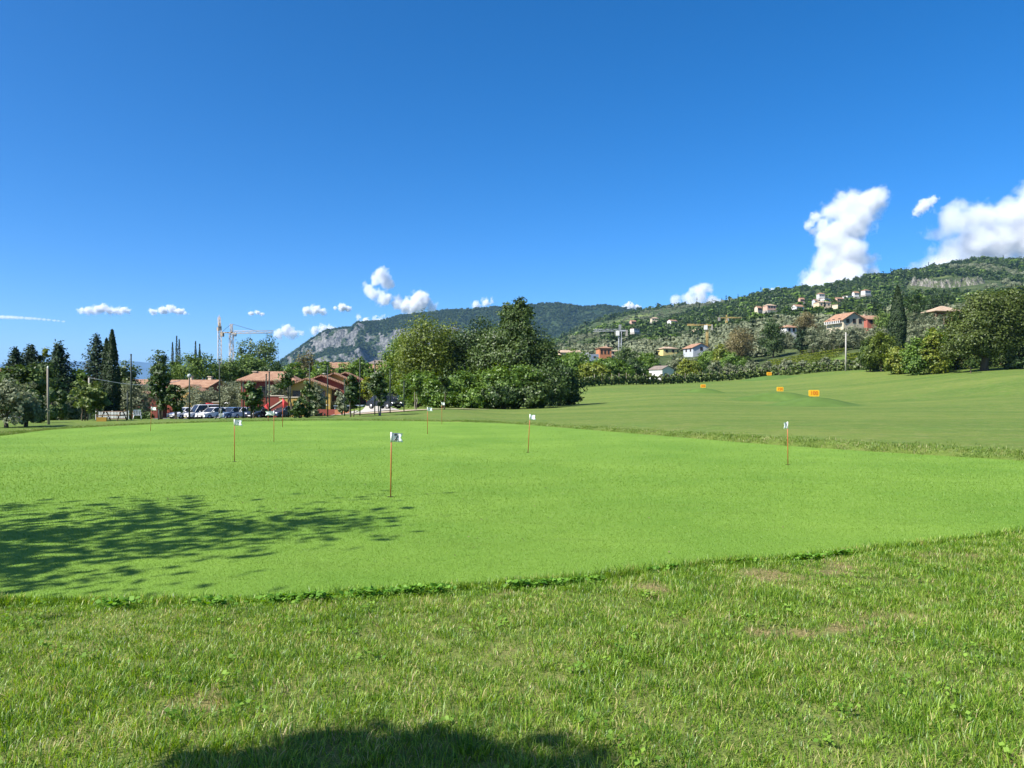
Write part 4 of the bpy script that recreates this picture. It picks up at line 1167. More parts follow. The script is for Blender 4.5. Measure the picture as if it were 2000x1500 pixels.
# mountain: scrub except on the bare cliff
mv = MV[2:-14]
e1 = mv[1:, :-1] - mv[:-1, :-1]; e2 = mv[:-1, 1:] - mv[:-1, :-1]
nn = np.cross(e2, e1); nz_ = np.abs(nn[..., 2]) / (np.linalg.norm(nn, axis=-1) + 1e-9)
area = np.linalg.norm(nn, axis=-1)
w = (area * (nz_ > .60)).ravel(); w /= w.sum()
k = rng.choice(len(w), 22000, p=w)
i_, j_ = np.unravel_index(k, nz_.shape)
a_, b_ = rng.random((2, len(k), 1))
P = mv[i_, j_] + e1[i_, j_] * a_ + e2[i_, j_] * b_
P[:, 2] -= 1.0
woods('mountain_woods', P, rng.uniform(.7, 1.5, len(k)), rng.choice([0, 5, 1, 0, 5], len(k)), 'dark woods covering the cliff mountain')
# plain on the left, beyond the houses
n = 2600
u = rng.uniform(-250, 1120, n); D = 235 * (1500 / 235) ** rng.random(n); X = (u - 1000) / F * D
keep = clear_of(u, D, [(630, 780, 0, 290), (410, 470, 380, 420), (250, 310, 0, 300)]) 
u, D, X = u[keep], D[keep], X[keep]
woods('plain_woods', np.column_stack([X, D, terrain(X, D) - .3]), rng.uniform(.6, 1.0, len(u)), rng.choice([0, 1, 2, 5, 3], len(u)), 'trees of the town on the plain beyond the houses')
# ------------------------------------------------------------------ paved surfaces
M_asphalt = plain('asphalt', lin(.11, .108, .104), .9, .25, .8, spec=.2, bump=.2, bscale=30)
M_paving = plain('pale_concrete_paving', lin(.42, .39, .34), .85, .15, .8, spec=.2)
M_sand = plain('sandy_gravel', lin(.36, .30, .20), .95, .25, 2.0, spec=.1, bump=.4, bscale=20)
def drape(name, near, far, mat, cols=40, rows=8, dz=.05):
    """a sheet laid on the ground between two edges, each a list of (column, depth)"""
    def edge(e):
        t = np.linspace(0, 1, len(e)); s = np.linspace(0, 1, cols)
        return np.interp(s, t, [a for a, _ in e]), np.interp(s, t, [b for _, b in e])
    (u0, d0), (u1, d1) = edge(near), edge(far)
    t = np.linspace(0, 1, rows)[:, None]
    D = d0 * (1 - t) + d1 * t; U = u0 * (1 - t) + u1 * t
    X = (U - 1000) / F * D
    v = np.stack([X.ravel(), D.ravel(), terrain(X, D).ravel() + dz], 1)
    i, j = np.meshgrid(np.arange(rows - 1), np.arange(cols - 1), indexing='ij'); a = (i * cols + j).ravel()
    o = link(name, np_mesh(name, v, np.stack([a, a + 1, a + cols + 1, a + cols], 1), mat, True)); o['kind'] = 'structure'
    return o
drape('car_park', [(300, 94), (420, 94), (580, 95)], [(300, 112), (420, 112), (590, 113)], M_asphalt)
drape('terrace_paving', [(585, 72), (640, 72), (690, 74)], [(585, 92), (640, 95), (700, 98)], M_paving)
drape('road', [(690, 62), (735, 62), (780, 66)], [(722, 128), (732, 128), (745, 128)], M_paving, rows=30)
drape('sandy_path', [(585, 52), (700, 51), (800, 54), (880, 58), (955, 66)], [(585, 57), (700, 58), (800, 62), (880, 66), (955, 69)], M_sand, cols=70)
drape('garden_path', [(200, 56), (260, 56), (350, 57)], [(200, 58.5), (260, 58.5), (350, 59.5)], M_paving)

M_conc = plain('concrete', lin(.30, .28, .24), .9, .2, 2, bump=.2)
# ------------------------------------------------------------------ buildings
def roof_mat(name, c1, c2):
    m, n, l = new_mat(name)
    out = n.new('ShaderNodeOutputMaterial'); p = n.new('ShaderNodeBsdfPrincipled'); p.inputs['Roughness'].default_value = .85; p.inputs['Specular IOR Level'].default_value = .2
    tc = n.new('ShaderNodeTexCoord'); w = n.new('ShaderNodeTexWave'); w.inputs['Scale'].default_value = 1.4; w.inputs['Distortion'].default_value = .6; w.wave_profile = 'SIN'
    nz = n.new('ShaderNodeTexNoise'); nz.inputs['Scale'].default_value = 1.3; nz.inputs['Detail'].default_value = 6; nz.inputs['Roughness'].default_value = .7
    l.new(tc.outputs['Object'], w.inputs['Vector']); l.new(tc.outputs['Object'], nz.inputs['Vector'])
    x = n.new('ShaderNodeMix'); x.data_type = 'RGBA'; x.inputs[6].default_value = c1; x.inputs[7].default_value = c2
    mr = n.new('ShaderNodeMapRange'); mr.inputs['From Min'].default_value = .32; mr.inputs['From Max'].default_value = .68
    l.new(nz.outputs['Fac'], mr.inputs['Value']); l.new(mr.outputs[0], x.inputs[0]); l.new(x.outputs[2], p.inputs['Base Color'])
    b = n.new('ShaderNodeBump'); b.inputs['Strength'].default_value = .7; b.inputs['Distance'].default_value = .08
    l.new(w.outputs['Fac'], b.inputs['Height']); l.new(b.outputs[0], p.inputs['Normal']); l.new(p.outputs[0], out.inputs['Surface'])
    return m
M_tile = roof_mat('terracotta_tiles', lin(.24, .125, .075), lin(.42, .26, .165))
M_tile_pale = roof_mat('pale_terracotta_tiles', lin(.34, .24, .16), lin(.50, .38, .27))
M_tile_grey = roof_mat('grey_brown_tiles', lin(.16, .13, .11), lin(.27, .22, .18))
def plaster(name, r, g, b): return plain(name, lin(r, g, b), .9, .14, .7, spec=.15, bump=.1, bscale=9)
PL = {'ochre': plaster('ochre_plaster', .50, .30, .085), 'yellow': plaster('yellow_plaster', .47, .31, .09), 'darkred': plaster('dark_red_plaster', .22, .062, .045), 'orange': plaster('orange_plaster', .42, .18, .09), 'coral': plaster('coral_red_plaster', .36, .12, .085),
      'white': plaster('white_plaster', .58, .57, .54), 'cream': plaster('cream_plaster', .52, .45, .32), 'beige': plaster('beige_plaster', .58, .45, .30), 'grey': plaster('grey_plaster', .40, .42, .44), 'lemon': plaster('lemon_plaster', .62, .50, .20), 'bluegrey': plaster('blue_grey_panel', .22, .27, .33), 'pink': plaster('pinkish_plaster', .50, .32, .24)}
M_glass = plain('dark_window_glass', lin(.02, .024, .03), .12, .1, 2, spec=.6)
M_frame = plain('brown_window_frame', lin(.09, .05, .03), .6, .2, 5)
M_wframe = plain('white_window_frame', lin(.65, .64, .6), .6, .1, 5)
M_coping = plain('cream_coping_stone', lin(.60, .53, .40), .85, .12, 3)
M_wood = plain('weathered_wood', lin(.20, .135, .085), .85, .3, 6, spec=.2, bump=.3, bscale=20)

def put_window(root, face, a, z, w, h, W, D_, mat=M_frame, off=(0, 0)):
    """a window on a wall: face 'f' front (-y), 'l' left (-x), 'r' right (+x); a along the wall"""
    def place(cx, cy, cz, dx, dy, dz):
        ox, oy = off
        if face == 'f': return (ox + cx, oy - D_ / 2 + cy, cz), (dx, dy, dz)
        if face == 'l': return (ox - W / 2 + cy, oy + cx, cz), (dy, dx, dz)
        return (ox + W / 2 - cy, oy + cx, cz), (dy, dx, dz)
    fr = MB(); t = .09
    for args in ((a, -.03, z + h / 2 + t / 2, w + 2 * t, .10, t), (a, -.04, z - h / 2 - t / 2, w + 2.6 * t, .14, t), (a - w / 2 - t / 2, -.03, z, t, .10, h), (a + w / 2 + t / 2, -.03, z, t, .10, h), (a, -.015, z, .05, .05, h)):
        fr.box(*place(*args))
    o = fr.build('window', mat, root)
    MB().box(*place(a, .0, z, w, .03, h)).build('pane', M_glass, o)
    return o

def wall_gable(mb, W, D_, h, rise, off=(0, 0), base=-1.2):
    poly = [(-W / 2, base), (W / 2, base), (W / 2, h), (0, h + rise), (-W / 2, h)]
    mb.prism([(x + off[0], z) for x, z in poly], off[1] - D_ / 2, off[1] + D_ / 2)
def roof_gable(mb, W, D_, h, rise, o=.5, t=.16, off=(0, 0)):
    s = rise / (W / 2); e = .02
    poly = [(-W / 2 - o, h - o * s + e), (0, h + rise + e), (W / 2 + o, h - o * s + e), (W / 2 + o, h - o * s + t + e), (0, h + rise + t + e), (-W / 2 - o, h - o * s + t + e)]
    mb.prism([(x + off[0], z) for x, z in poly], off[1] - D_ / 2 - o * .8, off[1] + D_ / 2 + o * .8)
def roof_hip(mb, W, D_, h, rise, o=.5, t=.16, off=(0, 0), ridge=.35):
    x, y = W / 2 + o, D_ / 2 + o; ox, oy = off
    if W >= D_: r = [(-W / 2 * ridge, 0), (W / 2 * ridge, 0)]
    else: r = [(0, -D_ / 2 * ridge), (0, D_ / 2 * ridge)]
    v = [(-x, -y, h), (x, -y, h), (x, y, h), (-x, y, h), (-x, -y, h + t), (x, -y, h + t), (x, y, h + t), (-x, y, h + t), (r[0][0], r[0][1], h + rise + t), (r[1][0], r[1][1], h + rise + t)]
    v = [(a + ox, b + oy, c + .02) for a, b, c in v]
    f = [(3, 2, 1, 0), (0, 1, 5, 4), (1, 2, 6, 5), (2, 3, 7, 6), (3, 0, 4, 7)]
    f += [(4, 5, 9, 8), (5, 6, 9), (6, 7, 8, 9), (7, 4, 8)] if W >= D_ else [(5, 6, 9, 8), (4, 5, 8), (7, 4, 8, 9), (6, 7, 9)]
    mb.add(v, f)

def house(name, pos, rz, W, D_, h, rise, wall, label, roof='gable', roofm=None, wins=(), turn=False, chim=(), group=None, cat='house', o=.45, frame=None, door=None):
    """a plastered house; roof 'gable' has its ridge front to back, turn=True puts it along the front"""
    root = empty(name, pos, rz, label, cat, group)
    mb = MB(); rb = MB()
    if roof == 'gable' and not turn: wall_gable(mb, W, D_, h, rise); roof_gable(rb, W, D_, h, rise, o)
    elif roof == 'gable':
        wall_gable(mb, D_, W, h, rise); roof_gable(rb, D_, W, h, rise, o)
        for q in (mb, rb): q.v = [(y, -x, z) for x, y, z in q.v]
    elif roof == 'flat':
        mb.box((0, 0, h / 2 - .6), (W, D_, h + 1.2)); rb.box((0, 0, h + .1), (W + 2 * o, D_ + 2 * o, .2))
    else:
        mb.box((0, 0, h / 2 - .6), (W, D_, h + 1.2)); roof_hip(rb, W, D_, h, rise, o)
    mb.build('wall', PL[wall], root)
    ro = rb.build('roof', roofm or M_tile, root)
    for (x, y, z) in chim:
        MB().box((x, y, z), (.55, .55, 1.0)).box((x, y, z + .56), (.75, .75, .12)).build('chimney', PL['cream'], ro)
    for wn_ in wins: put_window(root, *wn_, W, D_, frame or M_frame)
    if door:
        d = MB().box((door[0], -D_ / 2 - .03, door[2] / 2), (door[1], .10, door[2])).build('door', M_wood, root)
        MB().box((door[0] + door[1] * .35, -D_ / 2 - .10, door[2] * .48), (.05, .06, .16)).build('handle', M_frame, d)
    return root

# the long yellow and red house behind the car park
P0 = gpos(600, 113)
yh = empty('country_house', P0, .10, 'yellow and dark red country house with stepped tiled roofs behind the car park', 'house')
gab = [(.4, 0.0, 6.6, 5.5, 4.1, 1.25, 'yellow'), (1.9, 3.6, 6.6, 4.6, 4.6, 1.3, 'darkred'), (3.3, 7.0, 6.2, 4.6, 5.0, 1.3, 'yellow'), (4.6, 10.4, 5.6, 4.6, 5.2, 1.3, 'darkred')]
for (x, y, W, D_, h, rise, c) in gab:
    mb = MB(); wall_gable(mb, W, D_, h, rise, (x, y)); mb.build('wall', PL[c], yh)
    rb = MB(); roof_gable(rb, W, D_, h, rise, .75, .2, (x, y)); rb.build('roof', M_tile, yh)
for (x, y, W, D_, h, rise, c) in gab: put_window(yh, 'r', y - .3, h - 1.1, 1.1, 1.5, W, D_, M_frame, (x, 0))
put_window(yh, 'f', 1.9, 3.2, 1.3, .9, 6.6, 5.5, M_frame, (.4, 0)); put_window(yh, 'f', -1.4, 3.0, 1.0, 1.3, 6.6, 5.5, M_frame, (.4, 0)); put_window(yh, 'f', 1.9, .9, 1.2, 1.9, 6.6, 5.5, M_frame, (.4, 0)); put_window(yh, 'f', .4, .9, 1.0, 1.7, 6.6, 5.5, M_frame, (.4, 0))
mb = MB(); mb.box((-6.2, 5.5, 1.95), (7.4, 7, 6.3)); mb.build('wall', PL['darkred'], yh)
rb = MB(); roof_hip(rb, 7.4, 7, 5.1, 1.35, .6, .2, (-6.2, 5.5), .55); r_ = rb.build('roof', M_tile, yh)
MB().box((-8.6, 5.0, 6.1), (.5, .5, 1.0)).box((-8.6, 5.0, 6.65), (.75, .75, .12)).build('chimney', PL['cream'], r_)
put_window(yh, 'f', -6.6, 3.6, 1.1, 1.3, 7.4, 7, M_frame, (0, 5.5)); put_window(yh, 'f', -4.4, 3.6, 1.1, 1.3, 7.4, 7, M_frame, (0, 5.5))
MB().box((6.3, -1.6, 1.55), (4.2, 3.2, .12)).tube([(4.4, -3.0, 0), (4.4, -3.0, 1.5)], .06).tube([(8.2, -3.0, 0), (8.2, -3.0, 1.5)], .06).build('porch_canopy', PL['bluegrey'], yh)
d_ = MB().lathe([(.02, 0), (.28, .05), (.3, .12)], (2.2, 2.0, 6.2), 12).tube([(2.2, 2, 5.4), (2.2, 2, 6.2)], .03).build('satellite_dish', M_wframe, yh)
MB().tube([(3.0, 4.0, 5.8), (3.0, 4.0, 6.9)], .025).tube([(2.4, 4.0, 6.85), (4.2, 4.0, 6.85)], .02).build('aerial', M_frame, yh)

def walled_block(name, u, D, w, d, h, wall, label, cope=True, rz=.1):
    root = empty(name, gpos(u, D), rz, label, 'wall')
    MB().box((0, 0, h / 2 - .2), (w, d, h + .4)).build('wall', PL[wall], root)
    if cope: MB().box((0, 0, h + .05), (w + .16, d + .16, .1)).build('coping', M_coping, root)
    return root
walled_block('terrace_wall', 542, 106, 1.9, 1.4, 3.0, 'darkred', 'dark red terrace block with cream top left of the yellow gable')
walled_block('terrace_wall', 566, 104, 2.4, 1.6, 2.7, 'yellow', 'yellow terrace block with cream top at the yellow gable')
walled_block('garden_wall', 643, 92, 3.2, .3, .75, 'darkred', 'low dark red garden wall under the olive at the terrace', False)
walled_block('garden_wall', 668, 82, 1.5, .35, .5, 'orange', 'short orange brick wall beside the dark young tree', False)
st = empty('stair_wall', gpos(543, 99), .0, 'sloping stair wall with pale coping rising to the right', 'wall')
MB().prism([(-.85, -.3), (.7, -.3), (.7, 2.3), (-.85, 1.3)], -.15, .15).build('wall', PL['darkred'], st)
MB().prism([(-1.0, 1.22), (.8, 2.36), (.8, 2.52), (-1.0, 1.38)], -.22, .22).build('coping', M_coping, st)
# red and ochre house at left
W2 = (('f', -2.6, 3.3, 1.0, 1.3), ('f', .4, 3.3, 1.0, 1.3), ('f', 2.7, 3.3, 1.0, 1.3), ('r', 0, 3.2, 1.0, 1.4))
rh = house('country_house', gpos(383, 129), -.12, 7.8, 7, 5.0, 1.05, 'darkred', 'long low house with dark red front and tiled roof between two olives', turn=True, wins=W2, chim=((-1.5, 1.0, 6.3), (2.2, .6, 6.2)), o=.6)
mb = MB(); wall_gable(mb, 3.4, 2.6, 4.4, .8, (2.4, -4.6)); mb.build('wall', PL['ochre'], rh)
rb = MB(); roof_gable(rb, 3.4, 2.6, 4.4, .8, .5, .18, (2.4, -4.6)); rb.build('roof', M_tile, rh)
put_window(rh, 'f', 3.2, 3.0, .9, 1.2, 3.4, 2.6, M_frame, (0, -4.6))
house('country_house', gpos(277, 152), .5, 6.0, 6.5, 4.6, 1.2, 'ochre', 'ochre house with terracotta roof right of the tallest cypress', roofm=M_tile_pale, wins=(('f', -1.2, 3.2, 1, 1.3), ('f', 1.2, 3.2, 1, 1.3), ('l', 0, 3.2, 1, 1.3)), chim=((1.2, 1.5, 6.0),))
house('country_house', gpos(286, 178), .2, 6.5, 6, 6.6, 1.2, 'orange', 'orange house peeking over the ochre house roof', turn=True, wins=(('f', -1.4, 5.2, 1, 1.3), ('f', 1.2, 5.2, 1, 1.3)))
house('country_house', gpos(292, 112), .1, 3.6, 4, 3.0, .8, 'darkred', 'small dark red annexe behind the tall dark young tree', wins=(('f', 0, 1.8, 1, 1.2),))
house('country_house', gpos(152, 118), .2, 5.5, 5, 5.2, 1.1, 'cream', 'house with pale terracotta roof between the spruces', turn=True, roofm=M_tile_pale, wins=(('f', -1.2, 3.8, 1, 1.2), ('f', 1.2, 3.8, 1, 1.2)))
house('country_house', gpos(-12, 110), .25, 6.0, 6, 5.2, 1.8, 'darkred', 'house with red tiled roof cut by the left picture edge', turn=True, wins=(('f', 1.6, 3.6, 1, 1.2), ('f', -1.6, 3.6, 1, 1.2)))
def on(u, v, D):
    """height above the ground of the point the photograph shows at u, v, if it stands D away"""
    return hgt(u, v, D)
house('town_house', gpos(664, 235), .3, 5.5, 6, on(664, 719, 235), 1.6, 'ochre', 'small ochre house with orange roof beyond the stepped roofs', turn=True, chim=((-2.2, 0, on(664, 712, 235) + .2),), wins=(('f', 0, on(664, 724, 235), 1, 1.2),))
house('town_house', gpos(741, 245), .2, 7.5, 7, on(741, 712, 245), 1.2, 'pink', 'greyish-pink house with flat hipped roof at the foot of the cliff mountain', roof='hip', roofm=M_tile_grey, wins=(('f', -1.8, on(741, 718, 245), 1.2, 1.2), ('f', 1.4, on(741, 718, 245), 1.2, 1.2)))
house('town_house', gpos(733, 225), .2, 6.0, 5, on(733, 720, 225), 1.0, 'orange', 'low house with orange roof in front of the greyish-pink one', turn=True, wins=(('f', 0, on(733, 725, 225), 1, 1.0),))

# right side, from the fairway up the hill
sh = house('shed', gpos(1292, 216), .62, 4.7, 5.0, on(1292, 722, 216), .95, 'white', 'white gabled shed behind the staked vines', roofm=M_tile_grey, o=.25, cat='shed', door=(-1.0, 1.0, 2.0))
house('cube_house', gpos(1139, 322), .1, 3.6, 5, on(1139, 690, 322), .2, 'white', 'white flat-roofed cubic house right of the central group', roof='flat', roofm=PL['white'], o=.05, wins=(('f', .9, on(1139, 697, 322), .8, .8), ('f', -.7, on(1139, 692, 322), 1.0, .7)), frame=M_wframe)
house('workshop', gpos(1159, 320), .1, 3.4, 5, on(1159, 693, 320), .2, 'bluegrey', 'blue-grey box building joined to the white cubic house', roof='flat', roofm=PL['grey'], o=.05, wins=(('f', 0, on(1159, 698, 320), .8, .6),), cat='building')
house('apartment_house', gpos(1179, 330), .15, 5.2, 6, on(1179, 681, 330), .8, 'orange', 'bright orange house beside the grey crane', roof='hip', wins=tuple(('f', a, on(1179, 688, 330), .6, 1.6) for a in (-1.7, -.2, 1.3)), chim=((1.2, 0, on(1179, 681, 330) + 1.1),))
house('town_house', gpos(1112, 345), .1, 9.0, 6, on(1112, 689, 345), 1.0, 'beige', 'long beige house with pale roof half hidden by the central group', turn=True, roofm=M_tile_pale, wins=(('f', 2.0, on(1112, 693, 345), .9, .9), ('f', -.5, on(1112, 693, 345), .9, .9)))
house('canopy_house', gpos(1203, 338), .1, 6.0, 5, on(1203, 687, 338), .5, 'cream', 'pale flat-hipped house between the orange house and the crane mast', roof='hip', roofm=M_tile_pale, wins=(('f', -1.2, on(1203, 690, 338), 1.2, .8),))
house('town_house', gpos(1303, 338), .25, 6.6, 6, on(1303, 682, 338), .9, 'lemon', 'lemon yellow house with low tiled roof on the slope', roof='hip', roofm=M_tile_pale, wins=(('f', -1.6, on(1303, 686, 338), .8, 1.0), ('f', 1.4, on(1303, 686, 338), .8, 1.0)))
house('farm_house', gpos(1360, 300), .25, 7.0, 8, on(1360, 680, 300), 1.6, 'grey', 'grey-white gabled house left of the yellow crane', wins=(('f', 0, on(1360, 682, 300), .9, 1.1), ('l', -2, on(1360, 684, 300), .9, 1.1), ('l', 1.5, on(1360, 684, 300), .9, 1.1)), chim=((1.2, 2.0, on(1360, 672, 300)),))
ch = house('farm_house', gpos(1650, 282), .26, 8.6, 9.5, on(1650, 626, 282), 2.5, 'cream', 'cream gabled farmhouse with three dark windows on the slope', wins=(('f', -2.5, on(1650, 629, 282), 1.1, 1.3), ('f', .2, on(1650, 629, 282), 1.1, 1.3), ('f', 2.7, on(1650, 629, 282), 1.1, 1.3), ('l', -2.6, on(1650, 628, 282), 1.1, 1.5), ('l', .6, on(1650, 628, 282), 1.1, 1.5), ('l', 3.2, on(1650, 628, 282), 1.1, 1.5)), chim=((1.0, 1.5, on(1650, 613, 282)),), o=.7)
bl = MB().box((-5.0, 0, on(1650, 633, 282)), (1.1, 8.4, .15)).build('balcony', PL['white'], ch)
for k in range(9): MB().box((-5.5, -4.1 + k * 1.02, on(1650, 633, 282) + .5), (.10, .35, .8)).build('railing', PL['white'], bl)
house('farm_house', gpos(1696, 288), .2, 6.0, 7, on(1696, 625, 288), 1.5, 'coral', 'coral red house attached right of the cream farmhouse', turn=True, wins=(('f', -1.3, on(1696, 630, 288), .9, 1.0),), chim=((-1.6, 0, on(1696, 617, 288)),))
house('cottage', gpos(1538, 300), .3, 4.8, 5, on(1538, 641, 300), 1.1, 'white', 'small white cottage with tiled hip roof right of the round dark tree', roof='hip', wins=(('f', -1.0, on(1538, 645, 300), .7, 1.2), ('f', 1.0, on(1538, 645, 300), .7, 1.2)), chim=((-1.2, 0, on(1538, 638, 300)),))
pv_ = empty('pavilion', gpos(1840, 240), .1, 'open pavilion with pale tiled hip roof on dark posts', 'pavilion')
hp = on(1840, 610, 240)
rb = MB(); roof_hip(rb, 8.6, 6, hp, 1.75, .5, .18, (0, 0), .12); rb.build('roof', M_tile_pale, pv_)
for x in (-3.9, -1.3, 1.3, 3.9):
    for y in (-2.7, 2.7): MB().box((x, y, hp / 2 - .4), (.28, .28, hp + .8)).build('post', M_wood, pv_)
MB().box((.8, 1.4, hp / 2), (5.4, .25, hp)).build('back_wall', PL['darkred'], pv_)
villas = [(1606, 600, 640, 13, 6, 'beige', 'hip', 'large beige villa, biggest of the upper hillside villas'), (1558, 607, 570, 8.5, 5, 'white', 'gable', 'white gabled villa left of the large beige villa'), (1575, 610, 575, 7, 3.5, 'cream', 'flat', 'cream flat-roofed villa between white villa and beige villa'),
          (1503, 603, 640, 10, 4, 'pink', 'hip', 'pinkish villa at the left of the upper villas'), (1481, 606, 650, 6, 3.5, 'cream', 'gable', 'small cream villa farthest left among the upper villas'), (1603, 580, 820, 8, 5, 'white', 'hip', 'white villa under the ridge with a tall tree above it'), (1612, 588, 780, 9, 4.5, 'white', 'flat', 'white flat villa just below the ridge villa'),
          (1592, 592, 760, 6, 4, 'grey', 'gable', 'small grey villa left of the white flat villa'), (1638, 588, 790, 10, 4, 'pink', 'gable', 'pinkish gabled villa on the upper slope'), (1656, 583, 830, 11, 4.5, 'white', 'flat', 'long white terrace villa on the upper slope'), (1671, 577, 860, 7, 5, 'white', 'gable', 'white gabled villa right of the long terrace villa'),
          (1691, 573, 880, 10, 5, 'white', 'hip', 'white hip-roofed villa, rightmost of the upper villas'), (1636, 600, 660, 9, 3.5, 'cream', 'flat', 'low cream villa right of the large beige villa'), (1565, 588, 800, 6, 3.5, 'pink', 'gable', 'small pinkish villa half hidden in the woods'),
          (1313, 632, 880, 11, 5, 'white', 'gable', 'white villa high on the middle of the wooded slope'), (1278, 626, 960, 10, 4.5, 'cream', 'hip', 'cream villa above the middle slope, left of the white one'), (1236, 631, 980, 8, 4, 'pink', 'gable', 'pinkish villa near the ridge saddle'), (1240, 646, 800, 9, 4, 'white', 'flat', 'long pale villa above the grey crane'), (1362, 652, 560, 6, 4, 'beige', 'hip', 'beige villa behind the yellow crane')]
for i, (u, v, D, W, h, c, rf, lb) in enumerate(villas):
    p = gpos(u, D); p.z = max(p.z - .5, zv(v + 1, D)); h = h * .66; W = W * .86
    root = house('villa', p, .2 + .5 * ((i * 7) % 5) / 5, W, W * .7, h, 1.5 if rf != 'flat' else .2, c, lb, roof=rf, turn=True, roofm=M_tile if i % 3 else M_tile_pale, wins=tuple(('f', W * a, h * .55, 1.2, 1.1) for a in (-.3, 0, .3)), group='villas on the upper hillside', cat='villa', o=.4)
    MB().box((0, -.6, -2.2), (W + 1.0, W * .7 + 1.0, 2.2)).build('retaining_wall', M_conc, root)
# ------------------------------------------------------------------ cranes
M_crane_y = plain('yellow_crane_paint', lin(.42, .30, .10), .6, .2, 1); M_crane_g = plain('grey_crane_paint', lin(.34, .36, .38), .6, .2, 1); M_crane_r = plain('faded_orange_crane_paint', lin(.50, .40, .28), .6, .2, 1)
M_dark = plain('dark_steel', lin(.03, .032, .035), .6, .3, 4)
def lattice(mb, p0, p1, w, n, r, tri=False):
    """square (or triangular) lattice girder"""
    p0, p1 = Vector(p0), Vector(p1); d = (p1 - p0).normalized()
    a = Vector((0, 0, 1)) if abs(d.z) < .7 else Vector((0, 1, 0))
    e1 = d.cross(a).normalized(); e2 = e1.cross(d).normalized()
    cs = [(-1, -1), (1, -1), (1, 1), (-1, 1)] if not tri else [(-1, -1), (1, -1), (0, 1)]
    C = [[p0.lerp(p1, i / n) + (e1 * x + e2 * y) * w / 2 for i in range(n + 1)] for x, y in cs]
    for c in C: mb.tube([c[0], c[-1]], r, 4)
    for k in range(len(C)):
        A, B = C[k], C[(k + 1) % len(C)]
        for i in range(n):
            mb.tube([A[i], B[i + 1]] if (i + k) % 2 else [B[i], A[i + 1]], r * .7, 3, False)
            mb.tube([A[i], B[i]], r * .6, 3, False)
def crane(pos, mast, az, jib, cjib, rise, w, label, mat, r=.16, apex=4.0, luff=0.0):
    """tower crane: az is where the jib points (radians from +x)"""
    root = empty('tower_crane', pos, az, label, 'crane', 'tower cranes')
    mb = MB(); lattice(mb, (0, 0, 0), (0, 0, mast), w, max(6, int(mast / (w * 1.3))), r); mb.build('mast', mat, root)['kind'] = 'stuff'
    MB().box((0, 0, -.5), (w * 2.6, w * 2.6, 2.4)).build('base', M_conc, root)
    jx, jz = math.cos(luff) * jib, math.sin(luff) * jib
    mb = MB(); lattice(mb, (w * .4, 0, mast + .6), (jx, 0, mast + .6 + jz), w * .75, max(6, int(jib / w / 1.2)), r * .75, True); mb.build('jib', mat, root)['kind'] = 'stuff'
    MB().box((-cjib / 2, 0, mast + .4), (cjib, w * .8, .5)).build('counter_jib', mat, root)
    MB().box((-cjib * .85, 0, mast - .5), (cjib * .24, w, 2.4)).build('counterweight', M_conc, root)
    MB().box((w * .9, w * .5, mast - .6), (1.3, 1.2, 1.9)).build('cab', M_wframe, root)
    mb = MB(); lattice(mb, (0, 0, mast), (0, 0, mast + apex), w * .6, 4, r * .7); mb.build('apex_tower', mat, root)['kind'] = 'stuff'
    MB().tube([(0, 0, mast + apex), (jx * .62, 0, mast + .9 + jz * .62)], r * .6, 4).build('tie_bar', M_dark, root)
    MB().tube([(0, 0, mast + apex), (-cjib * .9, 0, mast + .6)], r * .6, 4).build('tie_bar', M_dark, root)
    MB().tube([(jx * .45, 0, mast + .4 + jz * .45), (jx * .45, 0, mast - 5)], .05, 4).box((jx * .45, 0, mast - 5.3), (.5, .5, .8)).build('hook', M_dark, root)
    return root
g_ = gpos(429, 400); crane(g_, hgt(429, 640, 400), math.radians(112), 14, 4, 0, 1.7, 'tall orange crane at left with its jib raised away, seen end-on', M_crane_r, .15, 3.0, math.radians(28))
g_ = gpos(452, 405); crane(g_, hgt(452, 651, 405), math.radians(-6), 23, 6.0, 0, 1.7, 'orange crane with a long jib pointing right over the poplar', M_crane_r, .15, 5.0)
g_ = gpos(1211, 300); crane(g_, hgt(1211, 648, 300), math.radians(178), 10.5, 3.0, 0, 1.1, 'grey lattice crane in front of the wooded slope', M_crane_g, .1, 2.8)
g_ = gpos(1381, 330); crane(g_, hgt(1381, 637, 330), math.radians(176), 8.5, 2.4, 0, .7, 'yellow crane behind the grey gabled house', M_crane_y, .12, .9)
g_ = gpos(1419, 520); crane(g_, hgt(1419, 622, 520), math.radians(5), 11, 6, 0, .8, 'thin pale crane high on the slope, right of the yellow one', M_crane_y, .14, 2.4)

# ------------------------------------------------------------------ posts, poles, wire
M_post = plain('dark_green_post_paint', lin(.010, .022, .014), .6, .3, 4)
posts = [(43, 768, 36, 'net post in front of the lower grey olive'), (249, 765, 44, 'short net post of the close pair at left'), (256, 693, 44, 'tall net post of the close pair at left'), (310, 800, 44, 'stub post left of the dark young tree pair'), (429, 702, 45, 'tall net post among the white parked cars'), (475, 747, 46, 'net post left of the round-headed young tree'), (520, 732, 47, 'left net post of the pair before the red wing'), (526, 728, 48, 'right net post of the pair before the red wing'),
         (563, 727, 47, 'left net post of the pair at the leaning tree'), (567, 730, 49, 'right net post of the pair at the leaning tree'), (605, 712, 47, 'net post before the yellow gable'), (640, 715, 48, 'net post before the stepped roofs'), (673, 740, 49, 'net post at the short orange wall'), (703, 700, 49, 'net post left of the pale road'), (732, 706, 50, 'net post in the middle of the pale road'), (762, 722, 52, 'net post at the parked cars on the road'), (789, 745, 54, 'net post at the start of the sandy path')]
